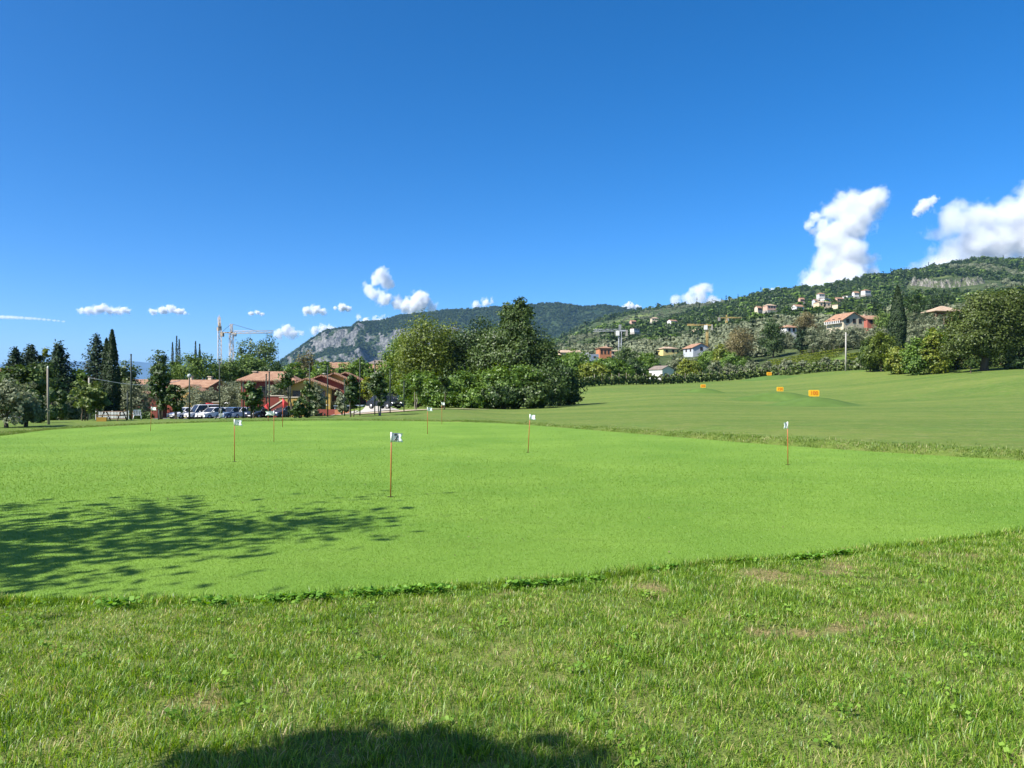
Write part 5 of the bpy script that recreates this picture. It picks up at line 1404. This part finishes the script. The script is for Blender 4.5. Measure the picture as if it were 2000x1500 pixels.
for (u, vt, D, lb) in posts:
    h = hgt(u, vt, D)
    r_ = empty('net_post', gpos(u, D), 0, lb, 'post', 'net posts behind the green')
    MB().tube([(0, 0, -.3), (0, 0, h)], .038, 6).build('pole', M_post, r_)
    MB().lathe([(.05, h - .02), (.05, h + .03), (.01, h + .06)], (0, 0, 0), 8).build('cap', M_post, r_)
r_ = empty('lamp_post', gpos(370, 45), 0, 'dark lamp post with a lantern head before the car park', 'lamp post')
h = hgt(370, 738, 45)
MB().tube([(0, 0, -.2), (0, 0, h)], [.05, .035], 8).build('pole', M_post, r_)
MB().lathe([(.05, h), (.11, h + .02), (.13, h + .16), (.03, h + .24)], (0, 0, 0), 8).build('lantern', M_crane_g, r_)
r_ = empty('lamp_post', gpos(640, 72), 0, 'low path lamp with a flat head by the white paving', 'lamp post')
MB().tube([(0, 0, -.2), (0, 0, 1.05)], .04, 8).build('pole', M_post, r_)
MB().box((-.08, 0, 1.1), (.36, .2, .08)).build('lamp_head', M_wframe, r_)
h = hgt(93, 720, 36)
r_ = empty('wooden_pole', gpos(93, 36), 0, 'weathered wooden pole right of the grey olives', 'pole')
MB().tube([(.06, 0, -.3), (.02, 0, h * .5), (0, 0, h)], [.062, .05, .04], 8).build('pole', M_bark_pale, r_)
MB().tube([(0, 0, h - .05), (.02, 0, h + .12)], .03, 6).build('insulator', M_wframe, r_)
h2 = hgt(174, 738, 62)
r_ = empty('utility_pole', gpos(174, 62), 0, 'short grey pole carrying the overhead wire behind the pale young trees', 'pole')
MB().tube([(0, 0, -.3), (0, 0, h2)], [.09, .07], 8).build('pole', M_conc, r_)
a_ = gpos(174, 62); a_.z += h2; b_ = at(352, 743, 100)
pts = [a_.lerp(b_, t / 12) - Vector((0, 0, 2.0 * math.sin(math.pi * t / 12) * .3)) for t in range(13)]
tag(MB().tube(pts, .03, 4).build('overhead_wire', M_crane_g), 'overhead wire sagging in front of the tallest cypress', 'wire')
h = hgt(1652, 649, 162)
r_ = empty('utility_pole', gpos(1652, 162), 0, 'pale concrete pole standing before the vineyard', 'pole')
MB().tube([(0, 0, -.3), (0, 0, h)], [.18, .12], 10).build('pole', plain('pale_concrete_pole', lin(.36, .345, .30), .8, .15, 2), r_)
MB().box((0, 0, h - .5), (1.0, .12, .12)).build('crossarm', M_conc, r_)

# ------------------------------------------------------------------ golf flags
M_cane = plain('red_brown_flag_stick', lin(.40, .105, .03), .45, .15, 8); M_flag = plain('white_flag_cloth', lin(.80, .82, .84), .8, .06, 6); M_red = plain('red_flag_cloth', lin(.62, .055, .065), .8, .1, 6); M_ink = plain('black_print', lin(.012, .012, .02), .7, .1, 8); M_panel = plain('grey_green_print', lin(.20, .27, .27), .8, .1, 8)
M_hole = plain('cup_soil', lin(.03, .022, .012), .9, .2, 30); M_white = plain('white_plastic', lin(.72, .72, .70), .45, .05, 4)
def text_mesh(body, size, mat, name, depth=.002):
    cu = bpy.data.curves.new('lettering', 'FONT'); cu.body = body; cu.size = size; cu.align_x = 'CENTER'; cu.align_y = 'CENTER'; cu.extrude = depth
    o = bpy.data.objects.new('lettering', cu); COL.objects.link(o)
    me = bpy.data.meshes.new_from_object(o.evaluated_get(bpy.context.evaluated_depsgraph_get()))
    bpy.data.objects.remove(o); bpy.data.curves.remove(cu)
    me.materials.clear(); me.materials.append(mat); me.name = name
    return me
def flag(u, vb, vt, label, num=None, red=False, side=1, ang=0.0, fw=.2, lean=0.0, D=None, white_top=False, loc=None):
    D = D or ZC * F / (vb - VH)
    x = (u - 1000) / F * D
    z0 = max(0.004, gz(x, D)) if green_sd(x, D) > 0 else .004
    H = px(vb - vt, D)
    fh = min(.135, H * .15) if not red else H * .34
    r_ = empty('golf_flag', (x, D, z0), 0, label, 'golf flag', 'flags on the putting green')
    dx = lean * H
    MB().tube([(0, 0, -.06), (dx * .5, 0, H * .5), (dx, 0, H)], .0088 if not white_top else .013, 8).build('stick', M_cane, r_)
    sl = MB().tube([(dx * (1 - fh / H), 0, H - fh), (dx, 0, H + .01)], .014, 8)
    sl.build('sleeve', M_white if not red else M_red, r_)
    if D < 20:
        MB().lathe([(.056, .0015), (.050, .003), (.045, -.0015)], (0, 0, 0), 20).build('hole_cup', M_hole, r_)
    # cloth: a slightly waving sheet with a swallow-tail end
    if not red:
        n = 10; w = fw; V = []; Fc = []
        for i in range(n + 1):
            s_ = i / n
            wv = math.sin(s_ * 5.5) * .012
            for k in range(5):
                t = k / 4; cut = (1 - abs(2 * t - 1)) * .22
                xx = side * (.012 + w * s_ * (1 - cut * max(0, s_ - .4) / .6))
                for y_ in (-.0015, .0015): V.append((dx + xx, wv + y_ + ang * xx, H - fh * (1 - t) - .03 * s_ * fh))
        idx = lambda i, k, b: (i * 5 + k) * 2 + b
        for i in range(n):
            for k in range(4):
                Fc.append((idx(i, k, 0), idx(i + 1, k, 0), idx(i + 1, k + 1, 0), idx(i, k + 1, 0))); Fc.append((idx(i, k + 1, 1), idx(i + 1, k + 1, 1), idx(i + 1, k, 1), idx(i, k, 1)))
            for k in (0, 4): Fc.append((idx(i, k, 1), idx(i + 1, k, 1), idx(i + 1, k, 0), idx(i, k, 0)))
        for k in range(4): Fc.append((idx(n, k, 0), idx(n, k, 1), idx(n, k + 1, 1), idx(n, k + 1, 0)))
        cl = MB().add(V, Fc, True).build('cloth', M_flag, r_)
        if num is not None:
            MB().add([(dx + side * .02, -.0135, H - fh * .08), (dx + side * w * .70, -.0135, H - fh * .08), (dx + side * w * .14, -.0135, H - fh * .92), (dx + side * .02, -.0135, H - fh * .92)], [(0, 3, 2, 1) if side > 0 else (0, 1, 2, 3)]).build('print', M_panel, cl)
            if num:
                o = link('numeral', text_mesh(num, fh * 1.05, M_ink, 'numeral', .003), cl); o.rotation_euler = (math.pi / 2, 0, 0); o.location = (dx + side * w * .45, -.018, H - fh * .5)
    else:
        w = fw
        V = [(dx, 0, H), (dx + side * w, .05, H - fh * .55), (dx + side * w * .75, .04, H - fh * .8), (dx + side * w * .2, 0, H - fh), (dx, 0, H - fh * .95), (dx + side * w * .35, -.05, H - fh * .3)]
        V2 = [(a, b + .004, c) for a, b, c in V]
        Fc = [(0, 1, 5), (5, 1, 2), (5, 2, 3), (5, 3, 4), (0, 5, 4)]
        MB().add(V + V2, Fc + [tuple(k + 6 for k in f[::-1]) for f in Fc]).build('cloth', M_red, r_)
    return r_
flag(763, 971, 846, 'nearest flag, white with the number 2 on a red-brown stick', '2', lean=.012, fw=.165)
flag(458, 902, 820, 'white flag with grey print left of the nearest flag', '', fw=.175, lean=.0)
flag(1031, 884, 810, 'plain white flag on a slightly leaning stick in the middle of the green', None, fw=.14, lean=.06)
flag(1539, 908, 825, 'small grey-white folded flag at the right side of the green', '', side=-1, fw=.075, lean=-.01)
flag(535, 863, 803, 'white flag in front of the dark parked cars', '', side=-1, fw=.26)
flag(835, 848, 796, 'white flag before the sandy path, left of two', '', fw=.18)
flag(863, 829, 786, 'small bright white flag before the slim dark sapling', None, fw=.14)
flag(294, 842, 795, 'white flag on a leaning stick at the left far end of the green', None, fw=.2, lean=.04)
flag(552, 834, 778, 'red flag hanging at the right of the two red ones', red=True, fw=.24, white_top=True)
flag(524, 823, 787, 'red flag left of the white flag, left of the two red ones', red=True, side=-1, fw=.24, white_top=True)

# ------------------------------------------------------------------ distance signs on grass mounds
M_sign = plain('yellow_sign_board', lin(.78, .43, .02), .5, .05, 2); M_orange = plain('orange_sign_print', lin(.55, .09, .01), .6, .1, 4); M_mound = plain('lush_mound_grass', lin(.082, .142, .030), .95, .3, .8, spec=.1, bump=.5, bscale=8)
def mound(u, D, R, h, name='grass_mound'):
    R = R * 1.25
    x0, y0 = (u - 1000) / F * D, D
    nr, na = 14, 36
    V, Fc = [], []
    for i in range(nr + 1):
        r = R * i / nr
        for k in range(na):
            a = 2 * math.pi * k / na
            rr = r * (1 + .12 * math.sin(2 * a + u) + .08 * math.sin(3 * a))
            V.append((x0 + rr * math.cos(a), y0 + rr * math.sin(a) * .8))
    V = np.array(V); f = 1 - np.repeat(np.arange(nr + 1) / nr, na); f = .5 - .5 * np.cos(np.clip(f, 0, 1) * math.pi); f = f ** .9
    Z = terrain(V[:, 0], V[:, 1]) + h * f - .04 + .08 * fbm(V[:, 0] / 1.5, V[:, 1] / 1.5)
    for i in range(nr):
        for k in range(na): Fc.append((i * na + k, (i + 1) * na + k, (i + 1) * na + (k + 1) % na, i * na + (k + 1) % na))
    o = link(name, np_mesh(name, np.column_stack([V, Z]), np.array(Fc), M_mound, True)); o['kind'] = 'structure'
    return Vector((x0, y0, float(Z[0])))
def sign(u, v, D, w, h, txt, label, R, mh):
    zc = zv(v, D)
    mh = max(mh * .6, zc - h * .62 - gz((u - 1000) / F * D, D) + .04)
    top = mound(u, D, R, mh)
    r_ = empty('distance_sign', (top.x, top.y - .1, top.z), 0, label, 'sign', 'yellow distance signs')
    hh = max(zc - top.z, h * .62)
    bd = []
    for cx_, cz_, a0 in ((w / 2 - h * .18, h / 2 - h * .18, 0), (-w / 2 + h * .18, h / 2 - h * .18, 90), (-w / 2 + h * .18, -h / 2 + h * .18, 180), (w / 2 - h * .18, -h / 2 + h * .18, 270)):
        for k in range(4): a = math.radians(a0 + 30 * k); bd.append((cx_ + h * .18 * math.cos(a), cz_ + h * .18 * math.sin(a) + hh))
    b = MB().prism(bd, -.03, .03).build('board', M_sign, r_)
    o = link('numerals', text_mesh(txt, h * .82, M_orange, 'numerals', .006), b); o.rotation_euler = (math.pi / 2, 0, 0); o.location = (0, -.045, hh)
    for x in (-w * .3, w * .3): MB().tube([(x, .06, -.4), (x, .06, hh)], .03, 6).build('leg', M_conc, r_)
sign(1589, 768, 74, 1.02, .62, '100', 'yellow distance sign reading 100, nearest and largest', 4.9, .8)
sign(1523, 760, 94, .82, .54, '150', 'second yellow sign, left of the one reading 100', 4.8, .75)
sign(1373, 754, 120, .80, .52, '200', 'small yellow sign farthest left on the fairway', 3.4, .55)
sign(1502, 730, 166, 1.1, .7, '200', 'small yellow sign highest up, close to the olive row', 6.0, .6)
for (u, v, D, lb) in ((1598, 789, 72.5, 'white marker disc on the mound of the 100 sign'), (1534, 776, 92.5, 'white marker disc on the mound of the second sign')):
    r_ = empty('marker', gpos(u, D, .35), 0, lb, 'marker')
    MB().lathe([(.02, 0), (.10, .015), (.105, .05), (.02, .07)], (0, 0, .25), 14).build('disc', M_white, r_)
    MB().tube([(0, 0, -.6), (0, 0, .26)], .02, 6).build('stake', M_conc, r_)

# ------------------------------------------------------------------ cars
M_tyre = plain('tyre_rubber', lin(.015, .015, .015), .9, .2, 6); M_rim = plain('alloy_rim', lin(.45, .45, .46), .3, .1, 6, metal=.7); M_lamp = plain('headlight_glass', lin(.7, .72, .74), .15, .05, 6); M_tail = plain('tail_light', lin(.35, .02, .015), .3, .1, 6)
CARP = {k: plain(k + '_car_paint', lin(*c), .25, .04, 2, spec=.6) for k, c in {'white': (.70, .70, .70), 'silver': (.42, .43, .45), 'black': (.016, .017, .02), 'navy': (.02, .03, .06), 'red': (.38, .03, .03), 'grey': (.12, .125, .13), 'blue': (.12, .18, .28)}.items()}
def car(u, D, rz, paint, label, van=False, L=4.2, W=1.76, H=1.48, group='cars in the car park'):
    r_ = empty('parked_car', gpos(u, D, .06), rz, label, 'car', group)
    if van: L, H = 4.6, 1.85
    # side profile along x (front at -x)
    low = [(-L / 2, .32), (-L / 2 + .05, .62), (-L / 2 + .25, .74), (-L * .24, .88), (L * .40, .93), (L / 2 - .06, .80), (L / 2, .5), (L / 2 - .03, .30)]
    def loft(prof, w0, w1, mat, name, par):
        z0, z1 = min(z for _, z in prof), max(z for _, z in prof)
        V, n = [], len(prof)
        for s_ in (-1, 1):
            for x, z in prof:
                t = (z - z0) / (z1 - z0); V.append((x, s_ * (w0 + (w1 - w0) * t ** 1.5) / 2, z))
        Fc = [tuple(range(n)), tuple(range(2 * n - 1, n - 1, -1))] + [((k + 1) % n, k, n + k, n + (k + 1) % n) for k in range(n)]
        return MB().add(V, Fc).build(name, mat, par)
    body = loft(low, W, W * .95, CARP[paint], 'body', r_)
    cab = [(-L * .23, .87), (-L * .08, H - .09), (L * .02, H - .03), (L * .25, H - .05), (L * .41, .92)] if not van else [(-L * .30, .87), (-L * .17, H - .09), (-L * .05, H - .03), (L * .42, H - .03), (L * .47, .9)]
    loft(cab, W * .93, W * .74, M_glass, 'windows', r_)
    rf = [(cab[1][0] + .02, H - .07), (cab[2][0], H), (cab[3][0], H - .01), (cab[3][0] + .12, H - .09)]
    loft(rf, W * .77, W * .72, CARP[paint], 'roof', r_)
    for s_ in (-1, 1):
        MB().tube([(cab[0][0], s_ * W * .462, .9), (cab[1][0], s_ * W * .378, H - .06)], .035, 4).tube([(cab[4][0] - .03, s_ * W * .462, .93), (cab[3][0], s_ * W * .378, H - .06)], .05, 4).tube([(L * .08, s_ * W * .47, .9), (L * .08, s_ * W * .385, H - .06)], .035, 4).build('pillars', CARP[paint], r_)['kind'] = 'stuff'
        for x in (-L * .31, L * .31):
            wl_ = MB().tube([(x, s_ * (W / 2 - .19), .31), (x, s_ * (W / 2 + .012), .31)], .31, 16).build('wheel', M_tyre, r_)
            MB().tube([(x, s_ * (W / 2 - .02), .31), (x, s_ * (W / 2 + .02), .31)], .19, 12).build('rim', M_rim, wl_)
        MB().box((-L / 2 + .11, s_ * W * .36, .68), (.22, .34, .14)).build('headlight', M_lamp, r_)
        MB().box((L / 2 - .04, s_ * W * .40, .78), (.10, .22, .16)).build('tail_light', M_tail, r_)
        MB().box((-L * .17, s_ * (W / 2 + .08), .98), (.12, .18, .12)).build('mirror', CARP[paint], r_)
    MB().box((-L / 2 + .0, 0, .44), (.06, 1.1, .16)).build('grille', M_dark, r_)
    MB().box((-L / 2 - .035, 0, .40), (.02, .5, .11)).build('number_plate', M_white, r_)
    return r_
F_ = math.pi / 2      # bonnet towards the camera
car(361, 99, F_ - .45, 'white', 'white car at the left end of the parked row')
car(379, 103, F_ - .35, 'silver', 'silver car second in the row, behind the lamp post')
car(396, 99, F_ - .75, 'white', 'white van-like car with large dark windscreen in the row', van=True)
car(417, 98, F_ - .5, 'white', 'white car left of the tall post among the cars')
car(437, 101, F_ - .55, 'silver', 'silver car right of the tall post')
car(454, 99, F_ - .5, 'blue', 'blue-grey car in the middle of the row')
car(470, 100, F_ - .5, 'white', 'white car left of the round-headed young tree')
car(483, 104, F_ - .5, 'navy', 'dark blue car partly hidden by the round-headed young tree')
car(512, 99, F_ - .5, 'black', 'black car below the left red flag')
car(534, 101, F_ - .4, 'black', 'black car behind the white flag')
car(556, 99, F_ - .5, 'navy', 'navy car below the right red flag')
car(768, 96, F_ - .2, 'black', 'black car on the road, nearer one', group='cars on the road')
car(772, 106, F_ - .2, 'navy', 'dark car with its roof above the nearer black one', van=True, group='cars on the road')
car(776, 116, F_ - .2, 'red', 'red car farthest up the road', van=True, group='cars on the road')
car(752, 84, F_ + .9, 'black', 'low black car behind the pale leaning stems', group='cars on the road')
car(18, 62, .2, 'white', 'white car glimpsed under the grey olives at the left edge', group='cars on the road')

# ------------------------------------------------------------------ garden furniture
M_slat = plain('white_fence_paint', lin(.62, .62, .60), .6, .1, 4); M_yel = plain('yellow_wood', lin(.52, .29, .05), .7, .2, 4)
fn = empty('picket_fence', gpos(188, 66), 0, 'white picket fence on a low brown wall behind the picnic table', 'fence')
L_ = 2.75
MB().box((L_ / 2, .05, .12), (L_, .22, .5)).build('wall', M_wood, fn)
for z in (.5, .78): MB().box((L_ / 2, .0, z), (L_, .05, .06)).build('rail', M_slat, fn)
for k in range(22): MB().box((L_ * (k + .5) / 22, -.05, .66), (.07, .025, .56)).build('picket', M_slat, fn)
for x in (0, L_ / 2, L_): MB().box((x, .0, .6), (.1, .1, .85)).build('post', M_slat, fn)
pt = empty('picnic_table', gpos(222, 41), -.1, 'wooden picnic table beside the pale young trees', 'table')
for k in range(4): MB().box((0, -.27 + k * .18, .74), (1.5, .16, .04)).build('plank', M_wood, pt)
for s_ in (-1, 1):
    MB().box((0, s_ * .62, .44), (1.5, .24, .04)).build('seat', M_wood, pt)
    MB().tube([(s_ * .55, -.62, 0), (s_ * .55, -.15, .72)], .045, 4).build('leg', M_wood, pt); MB().tube([(s_ * .55, .62, 0), (s_ * .55, .15, .72)], .045, 4).build('leg', M_wood, pt)
    MB().box((s_ * .55, 0, .42), (.07, 1.3, .07)).build('brace', M_wood, pt)
pt.scale = (.85, .7, .66)
pb = empty('planter_box', gpos(199, 40), .3, 'yellow low box in front of the picnic table', 'box')
for s_ in (-1, 1):
    MB().box((0, s_ * .16, .17), (.62, .03, .34)).build('side_board', M_yel, pb); MB().box((s_ * .30, 0, .17), (.03, .29, .34)).build('end_board', M_yel, pb)
MB().box((0, 0, .14), (.56, .28, .26)).build('soil', M_hole, pb)
pb.scale = (.75, .75, .62)
wc = empty('plastic_chair', gpos(268, 44), .5, 'low white plastic chair right of the close pair of posts', 'chair')
MB().box((0, 0, .44), (.48, .46, .04)).build('seat', M_white, wc)
for k in range(5): MB().box((-.19 + .095 * k, .23, .68), (.05, .03, .46)).build('back_slat', M_white, wc)
MB().box((0, .24, .92), (.48, .04, .07)).build('back_rail', M_white, wc)
for x in (-.22, .22):
    for y in (-.2, .22): MB().tube([(x * 1.15, y * 1.1, 0), (x, y, .44)], .025, 6).build('leg', M_white, wc)
    MB().box((x * 1.1, 0, .64), (.05, .46, .03)).build('armrest', M_white, wc)
wc.scale = (.85, .8, .6)
tr_ = empty('golf_trolley', gpos(431, 44), .4, 'white and dark golf trolley with bag before the white parked cars', 'trolley')
for s_ in (-1, 1):
    w_ = MB().tube([(s_ * .3, 0, .15), (s_ * .34, 0, .15)], .15, 16).build('wheel', M_tyre, tr_); MB().tube([(s_ * .295, 0, .15), (s_ * .345, 0, .15)], .10, 12).build('rim', M_white, w_)
MB().tube([(-.3, 0, .15), (.3, 0, .15)], .02, 6).build('axle', M_white, tr_)
MB().tube([(0, .05, .12), (0, -.25, .75), (0, -.5, 1.0)], .022, 6).build('handle_frame', M_white, tr_)
bg_ = MB().lathe([(.10, .1), (.12, .15), (.125, .75), (.13, .8)], (0, .12, .05), 12).build('bag', M_dark, tr_)
MB().box((0, -.02, .4), (.2, .06, .34)).build('pocket', M_white, bg_)
for k in range(5): MB().tube([(-.05 + .025 * k, .1 + .02 * (k % 2), .8), (-.07 + .035 * k, .1, 1.0 + .02 * k)], .008, 4).tube([(-.07 + .035 * k, .1, 1.0 + .02 * k), (-.07 + .035 * k, .03, 1.02 + .02 * k)], .018, 5).build('club', M_rim, bg_)
tr_.scale = (.9, .9, .6)
for i, (u, D, lb) in enumerate(((449, 122, 'white parasol behind the hedge, left one'), (468, 124, 'white parasol behind the hedge, middle one'), (487, 123, 'white parasol behind the hedge, right one'))):
    r_ = empty('parasol', gpos(u, D), 0, lb, 'parasol', 'white parasols')
    hp = hgt(u, 786, D) + .25
    MB().tube([(0, 0, -.1), (0, 0, hp)], .04, 6).build('pole', M_white, r_)
    MB().lathe([(.95, hp - .42), (.96, hp - .38), (.5, hp - .15), (.04, hp)], (0, 0, 0), 8).build('canopy', M_white, r_)
ks = empty('kiosk', gpos(422, 114), .2, 'small orange block with pale top beside the red frame', 'kiosk')
hk = hgt(422, 786, 114)
MB().box((0, 0, hk / 2 - .2), (.9, .9, hk + .4)).build('wall', PL['ochre'], ks); MB().box((0, 0, hk + .06), (1.05, 1.05, .12)).build('coping', M_coping, ks)
kp = empty('play_frame', gpos(409, 113), .3, 'red play frame above the white parked cars', 'play frame')
hk = hgt(409, 788, 113)
for x in (-.4, .4):
    for s_ in (-1, 1): MB().tube([(x, s_ * .4, -.1), (x, 0, hk)], .05, 6).build('leg', M_red, kp)
MB().tube([(-.5, 0, hk), (.5, 0, hk)], .06, 6).build('crossbar', M_red, kp)
MB().box((.1, -.1, hk * .55), (.7, .5, .3)).build('seat', M_red, kp)
# ------------------------------------------------------------------ clouds (real volumes in the sky, 9 km and more away)
def cloud_material(name, spheres, rs, flat, dens, erode):
    """vapour: a field that is 1 deep inside the lobes and 0 at their skin, frayed by noise"""
    m, n, l = new_mat(name)
    out = n.new('ShaderNodeOutputMaterial')
    vol = n.new('ShaderNodeVolumePrincipled')
    vol.inputs['Color'].default_value = (.955, .965, .98, 1)
    vol.inputs['Anisotropy'].default_value = 0.1
    tc = n.new('ShaderNodeTexCoord')
    sc = n.new('ShaderNodeVectorMath'); sc.operation = 'MULTIPLY'; sc.inputs[1].default_value = (1, 0.9, 1 / flat)
    l.new(tc.outputs['Object'], sc.inputs[0])
    last = None
    for (c, R) in spheres:
        d = n.new('ShaderNodeVectorMath'); d.operation = 'DISTANCE'; d.inputs[1].default_value = (c[0], c[1] * 0.9, c[2] / flat)
        l.new(sc.outputs[0], d.inputs[0])
        e = n.new('ShaderNodeMath'); e.operation = 'MULTIPLY_ADD'; e.inputs[1].default_value = -1.0 / rs; e.inputs[2].default_value = R / rs
        l.new(d.outputs['Value'], e.inputs[0])
        if last is None: last = e
        else:
            x = n.new('ShaderNodeMath'); x.operation = 'SMOOTH_MAX'; x.inputs[2].default_value = 0.25
            l.new(last.outputs[0], x.inputs[0]); l.new(e.outputs[0], x.inputs[1]); last = x
    def nz(scale, detail, rough):
        q = n.new('ShaderNodeTexNoise'); q.inputs['Scale'].default_value = scale / rs
        q.inputs['Detail'].default_value = detail; q.inputs['Roughness'].default_value = rough
        l.new(tc.outputs['Object'], q.inputs['Vector'])
        return q
    a = nz(1.1, 7, 0.60)
    ma = n.new('ShaderNodeMath'); ma.operation = 'MULTIPLY_ADD'; ma.inputs[1].default_value = 3.4 * erode; ma.inputs[2].default_value = -1.85 * erode
    l.new(a.outputs['Fac'], ma.inputs[0])
    ad = n.new('ShaderNodeMath'); ad.operation = 'ADD'
    l.new(last.outputs[0], ad.inputs[0]); l.new(ma.outputs[0], ad.inputs[1])
    mr = n.new('ShaderNodeMapRange'); mr.inputs['From Min'].default_value = 0.0; mr.inputs['From Max'].default_value = 1.15
    mr.inputs['To Min'].default_value = 0.0; mr.inputs['To Max'].default_value = dens
    l.new(ad.outputs[0], mr.inputs['Value'])
    l.new(mr.outputs[0], vol.inputs['Density'])
    l.new(vol.outputs[0], out.inputs['Volume'])
    m.cycles.volume_step_rate = 0.35
    return m

def cloud(blobs, D, label, dens=1.0, erode=0.75, flat=1.0, seed=1):
    """blobs: (column, row, radius in photograph pixels); a puffy body of merged lobes at depth D"""
    r_ = random.Random(seed)
    if max(b[2] for b in blobs) < 12.5 and flat > .61: erode = max(erode, 1.0)
    us = [b[0] for b in blobs]; vs2 = [b[1] for b in blobs]
    c0 = at(sum(us) / len(us), max(vs2), D)
    rs = px(sorted(b[2] for b in blobs)[len(blobs) // 2], D)
    bm = bmesh.new(); sph = []
    for (u, v, r) in blobs:
        p = at(u, v, D) - c0
        R = px(r * (1.3 if r < 12 else 1.08), D)
        p.y += r_.uniform(-.35, .35) * R
        sph.append((p, R))
        k = R + rs * (0.05 + 0.5 * erode)
        bmesh.ops.create_icosphere(bm, subdivisions=3, radius=1.0, matrix=Matrix.Translation(p) @ Matrix.Diagonal((k, k * 1.1, k * flat, 1)))
    tmp = bpy.data.meshes.new('lobes'); bm.to_mesh(tmp); bm.free()
    o = link('cloud', tmp, None, c0)
    rmd = o.modifiers.new('merge', 'REMESH'); rmd.mode = 'VOXEL'; rmd.voxel_size = rs / 4
    me = bpy.data.meshes.new_from_object(o.evaluated_get(bpy.context.evaluated_depsgraph_get()))
    o.modifiers.clear(); o.data = me; me.name = 'cloud'
    bpy.data.meshes.remove(tmp)
    me.materials.clear(); me.materials.append(cloud_material('cloud_vapour', sph, rs, flat, dens * 5.0 / rs, erode))
    return tag(o, label, 'cloud', 'cumulus clouds in the blue sky')

cloud([(1700, 395, 34), (1660, 400, 34), (1625, 415, 22), (1600, 432, 14), (1665, 440, 40), (1630, 465, 36), (1650, 500, 40), (1620, 515, 34), (1690, 500, 22), (1600, 550, 34), (1650, 548, 44), (1690, 540, 26), (1640, 590, 60), (1590, 590, 34)],
      9500, 'tall leaning cumulus tower above the hillside villas', seed=11)
cloud([(2010, 390, 34), (1985, 420, 44), (1940, 425, 36), (1895, 430, 34), (1850, 432, 32), (1825, 455, 22), (1900, 470, 44), (1950, 480, 56), (2020, 460, 60), (1860, 500, 38), (1915, 520, 46), (1980, 520, 44), (1840, 540, 40), (1790, 545, 26), (1880, 560, 46), (2060, 420, 60)],
      10000, 'broad bright cloud bank rising over the rocky ridge at right', seed=12)
cloud([(1795, 410, 9), (1808, 400, 11), (1822, 390, 8), (1790, 418, 6)], 9800, 'small ragged cloud scrap beside the broad cloud bank', dens=.6, erode=.9, seed=13)
cloud([(745, 540, 17), (757, 552, 14), (733, 548, 12), (718, 562, 12), (730, 575, 14), (752, 585, 16), (775, 590, 15), (795, 597, 18), (820, 590, 22), (842, 600, 14), (805, 605, 16)],
      11000, 'hooked white cumulus above the cliff mountain', seed=14)
cloud([(700, 620, 6), (715, 632, 12), (735, 630, 12), (752, 628, 9), (705, 645, 12)], 11500, 'low cloud tucked behind the cliff mountain edge', seed=15)
cloud([(1365, 575, 20), (1378, 566, 14), (1345, 585, 16), (1320, 586, 12), (1390, 592, 18), (1350, 598, 20)], 11000, 'bright puffy cloud behind the middle of the wooded ridge', seed=16)
cloud([(1230, 600, 9), (1243, 602, 7), (1222, 602, 6)], 11800, 'tiny cloud peeking over the ridge saddle', seed=17)
cloud([(1505, 576, 10), (1520, 572, 9), (1493, 580, 8), (1530, 570, 6)], 11000, 'small cloud sitting on the ridge left of the tall tower', seed=18)
cloud([(160, 607, 7), (175, 607, 9), (192, 604, 10), (204, 601, 9), (215, 608, 8)], 12500, 'flat-bottomed cloud over the conifers at left, wider of the pair', flat=.8, seed=19)
cloud([(228, 608, 8), (240, 605, 8), (250, 609, 5)], 12500, 'small round cloud just right of a wider flat-bottomed one', flat=.8, seed=20)
cloud([(300, 609, 7), (318, 606, 9), (334, 603, 9), (350, 608, 8), (362, 611, 5)], 12800, 'flat little cloud above the five distant cypresses', flat=.75, seed=21)
cloud([(490, 612, 5), (503, 610, 5), (512, 614, 4)], 13000, 'wisp of cloud right above the long crane jib', flat=.7, seed=22)
cloud([(600, 607, 9), (615, 604, 10), (630, 609, 7)], 12500, 'white puff left of the cliff mountain, brightest of the low ones', flat=.85, seed=23)
cloud([(669, 600, 8), (679, 603, 6), (655, 602, 4)], 12500, 'very small puff between the hooked cumulus and the crane', flat=.85, seed=24)
cloud([(545, 652, 9), (560, 645, 11), (572, 652, 9), (588, 652, 5)], 14500, 'dull low cloud at the end of the crane jib', dens=.7, seed=25)
cloud([(615, 646, 8), (632, 643, 9), (646, 643, 8)], 14500, 'dull low cloud just left of the cliff slope', dens=.7, seed=26)
cloud([(930, 596, 8), (948, 590, 8), (960, 586, 5)], 11500, 'faint cloud scrap behind the tall dark tree', dens=.5, seed=27)
cloud([(-30 + 9 * k, 619 + .03 * k * k, 6.5 - .18 * k) for k in range(18)], 13000, 'long thin cloud streak low at the left edge', dens=.22, erode=.35, flat=.6, seed=28)
cloud([(1760, 548, 20), (1785, 535, 22), (1812, 528, 26), (1835, 515, 24), (1800, 555, 26), (1770, 560, 22)], 10400, 'thin veil of cloud between the tower and the broad bank', dens=.22, erode=.95, seed=31)
cloud([(1578, 440, 9), (1592, 425, 10), (1604, 440, 11), (1588, 450, 8), (1612, 415, 9)], 9600, 'ragged wisp at the left shoulder of the tall tower', dens=.3, erode=1.0, seed=32)
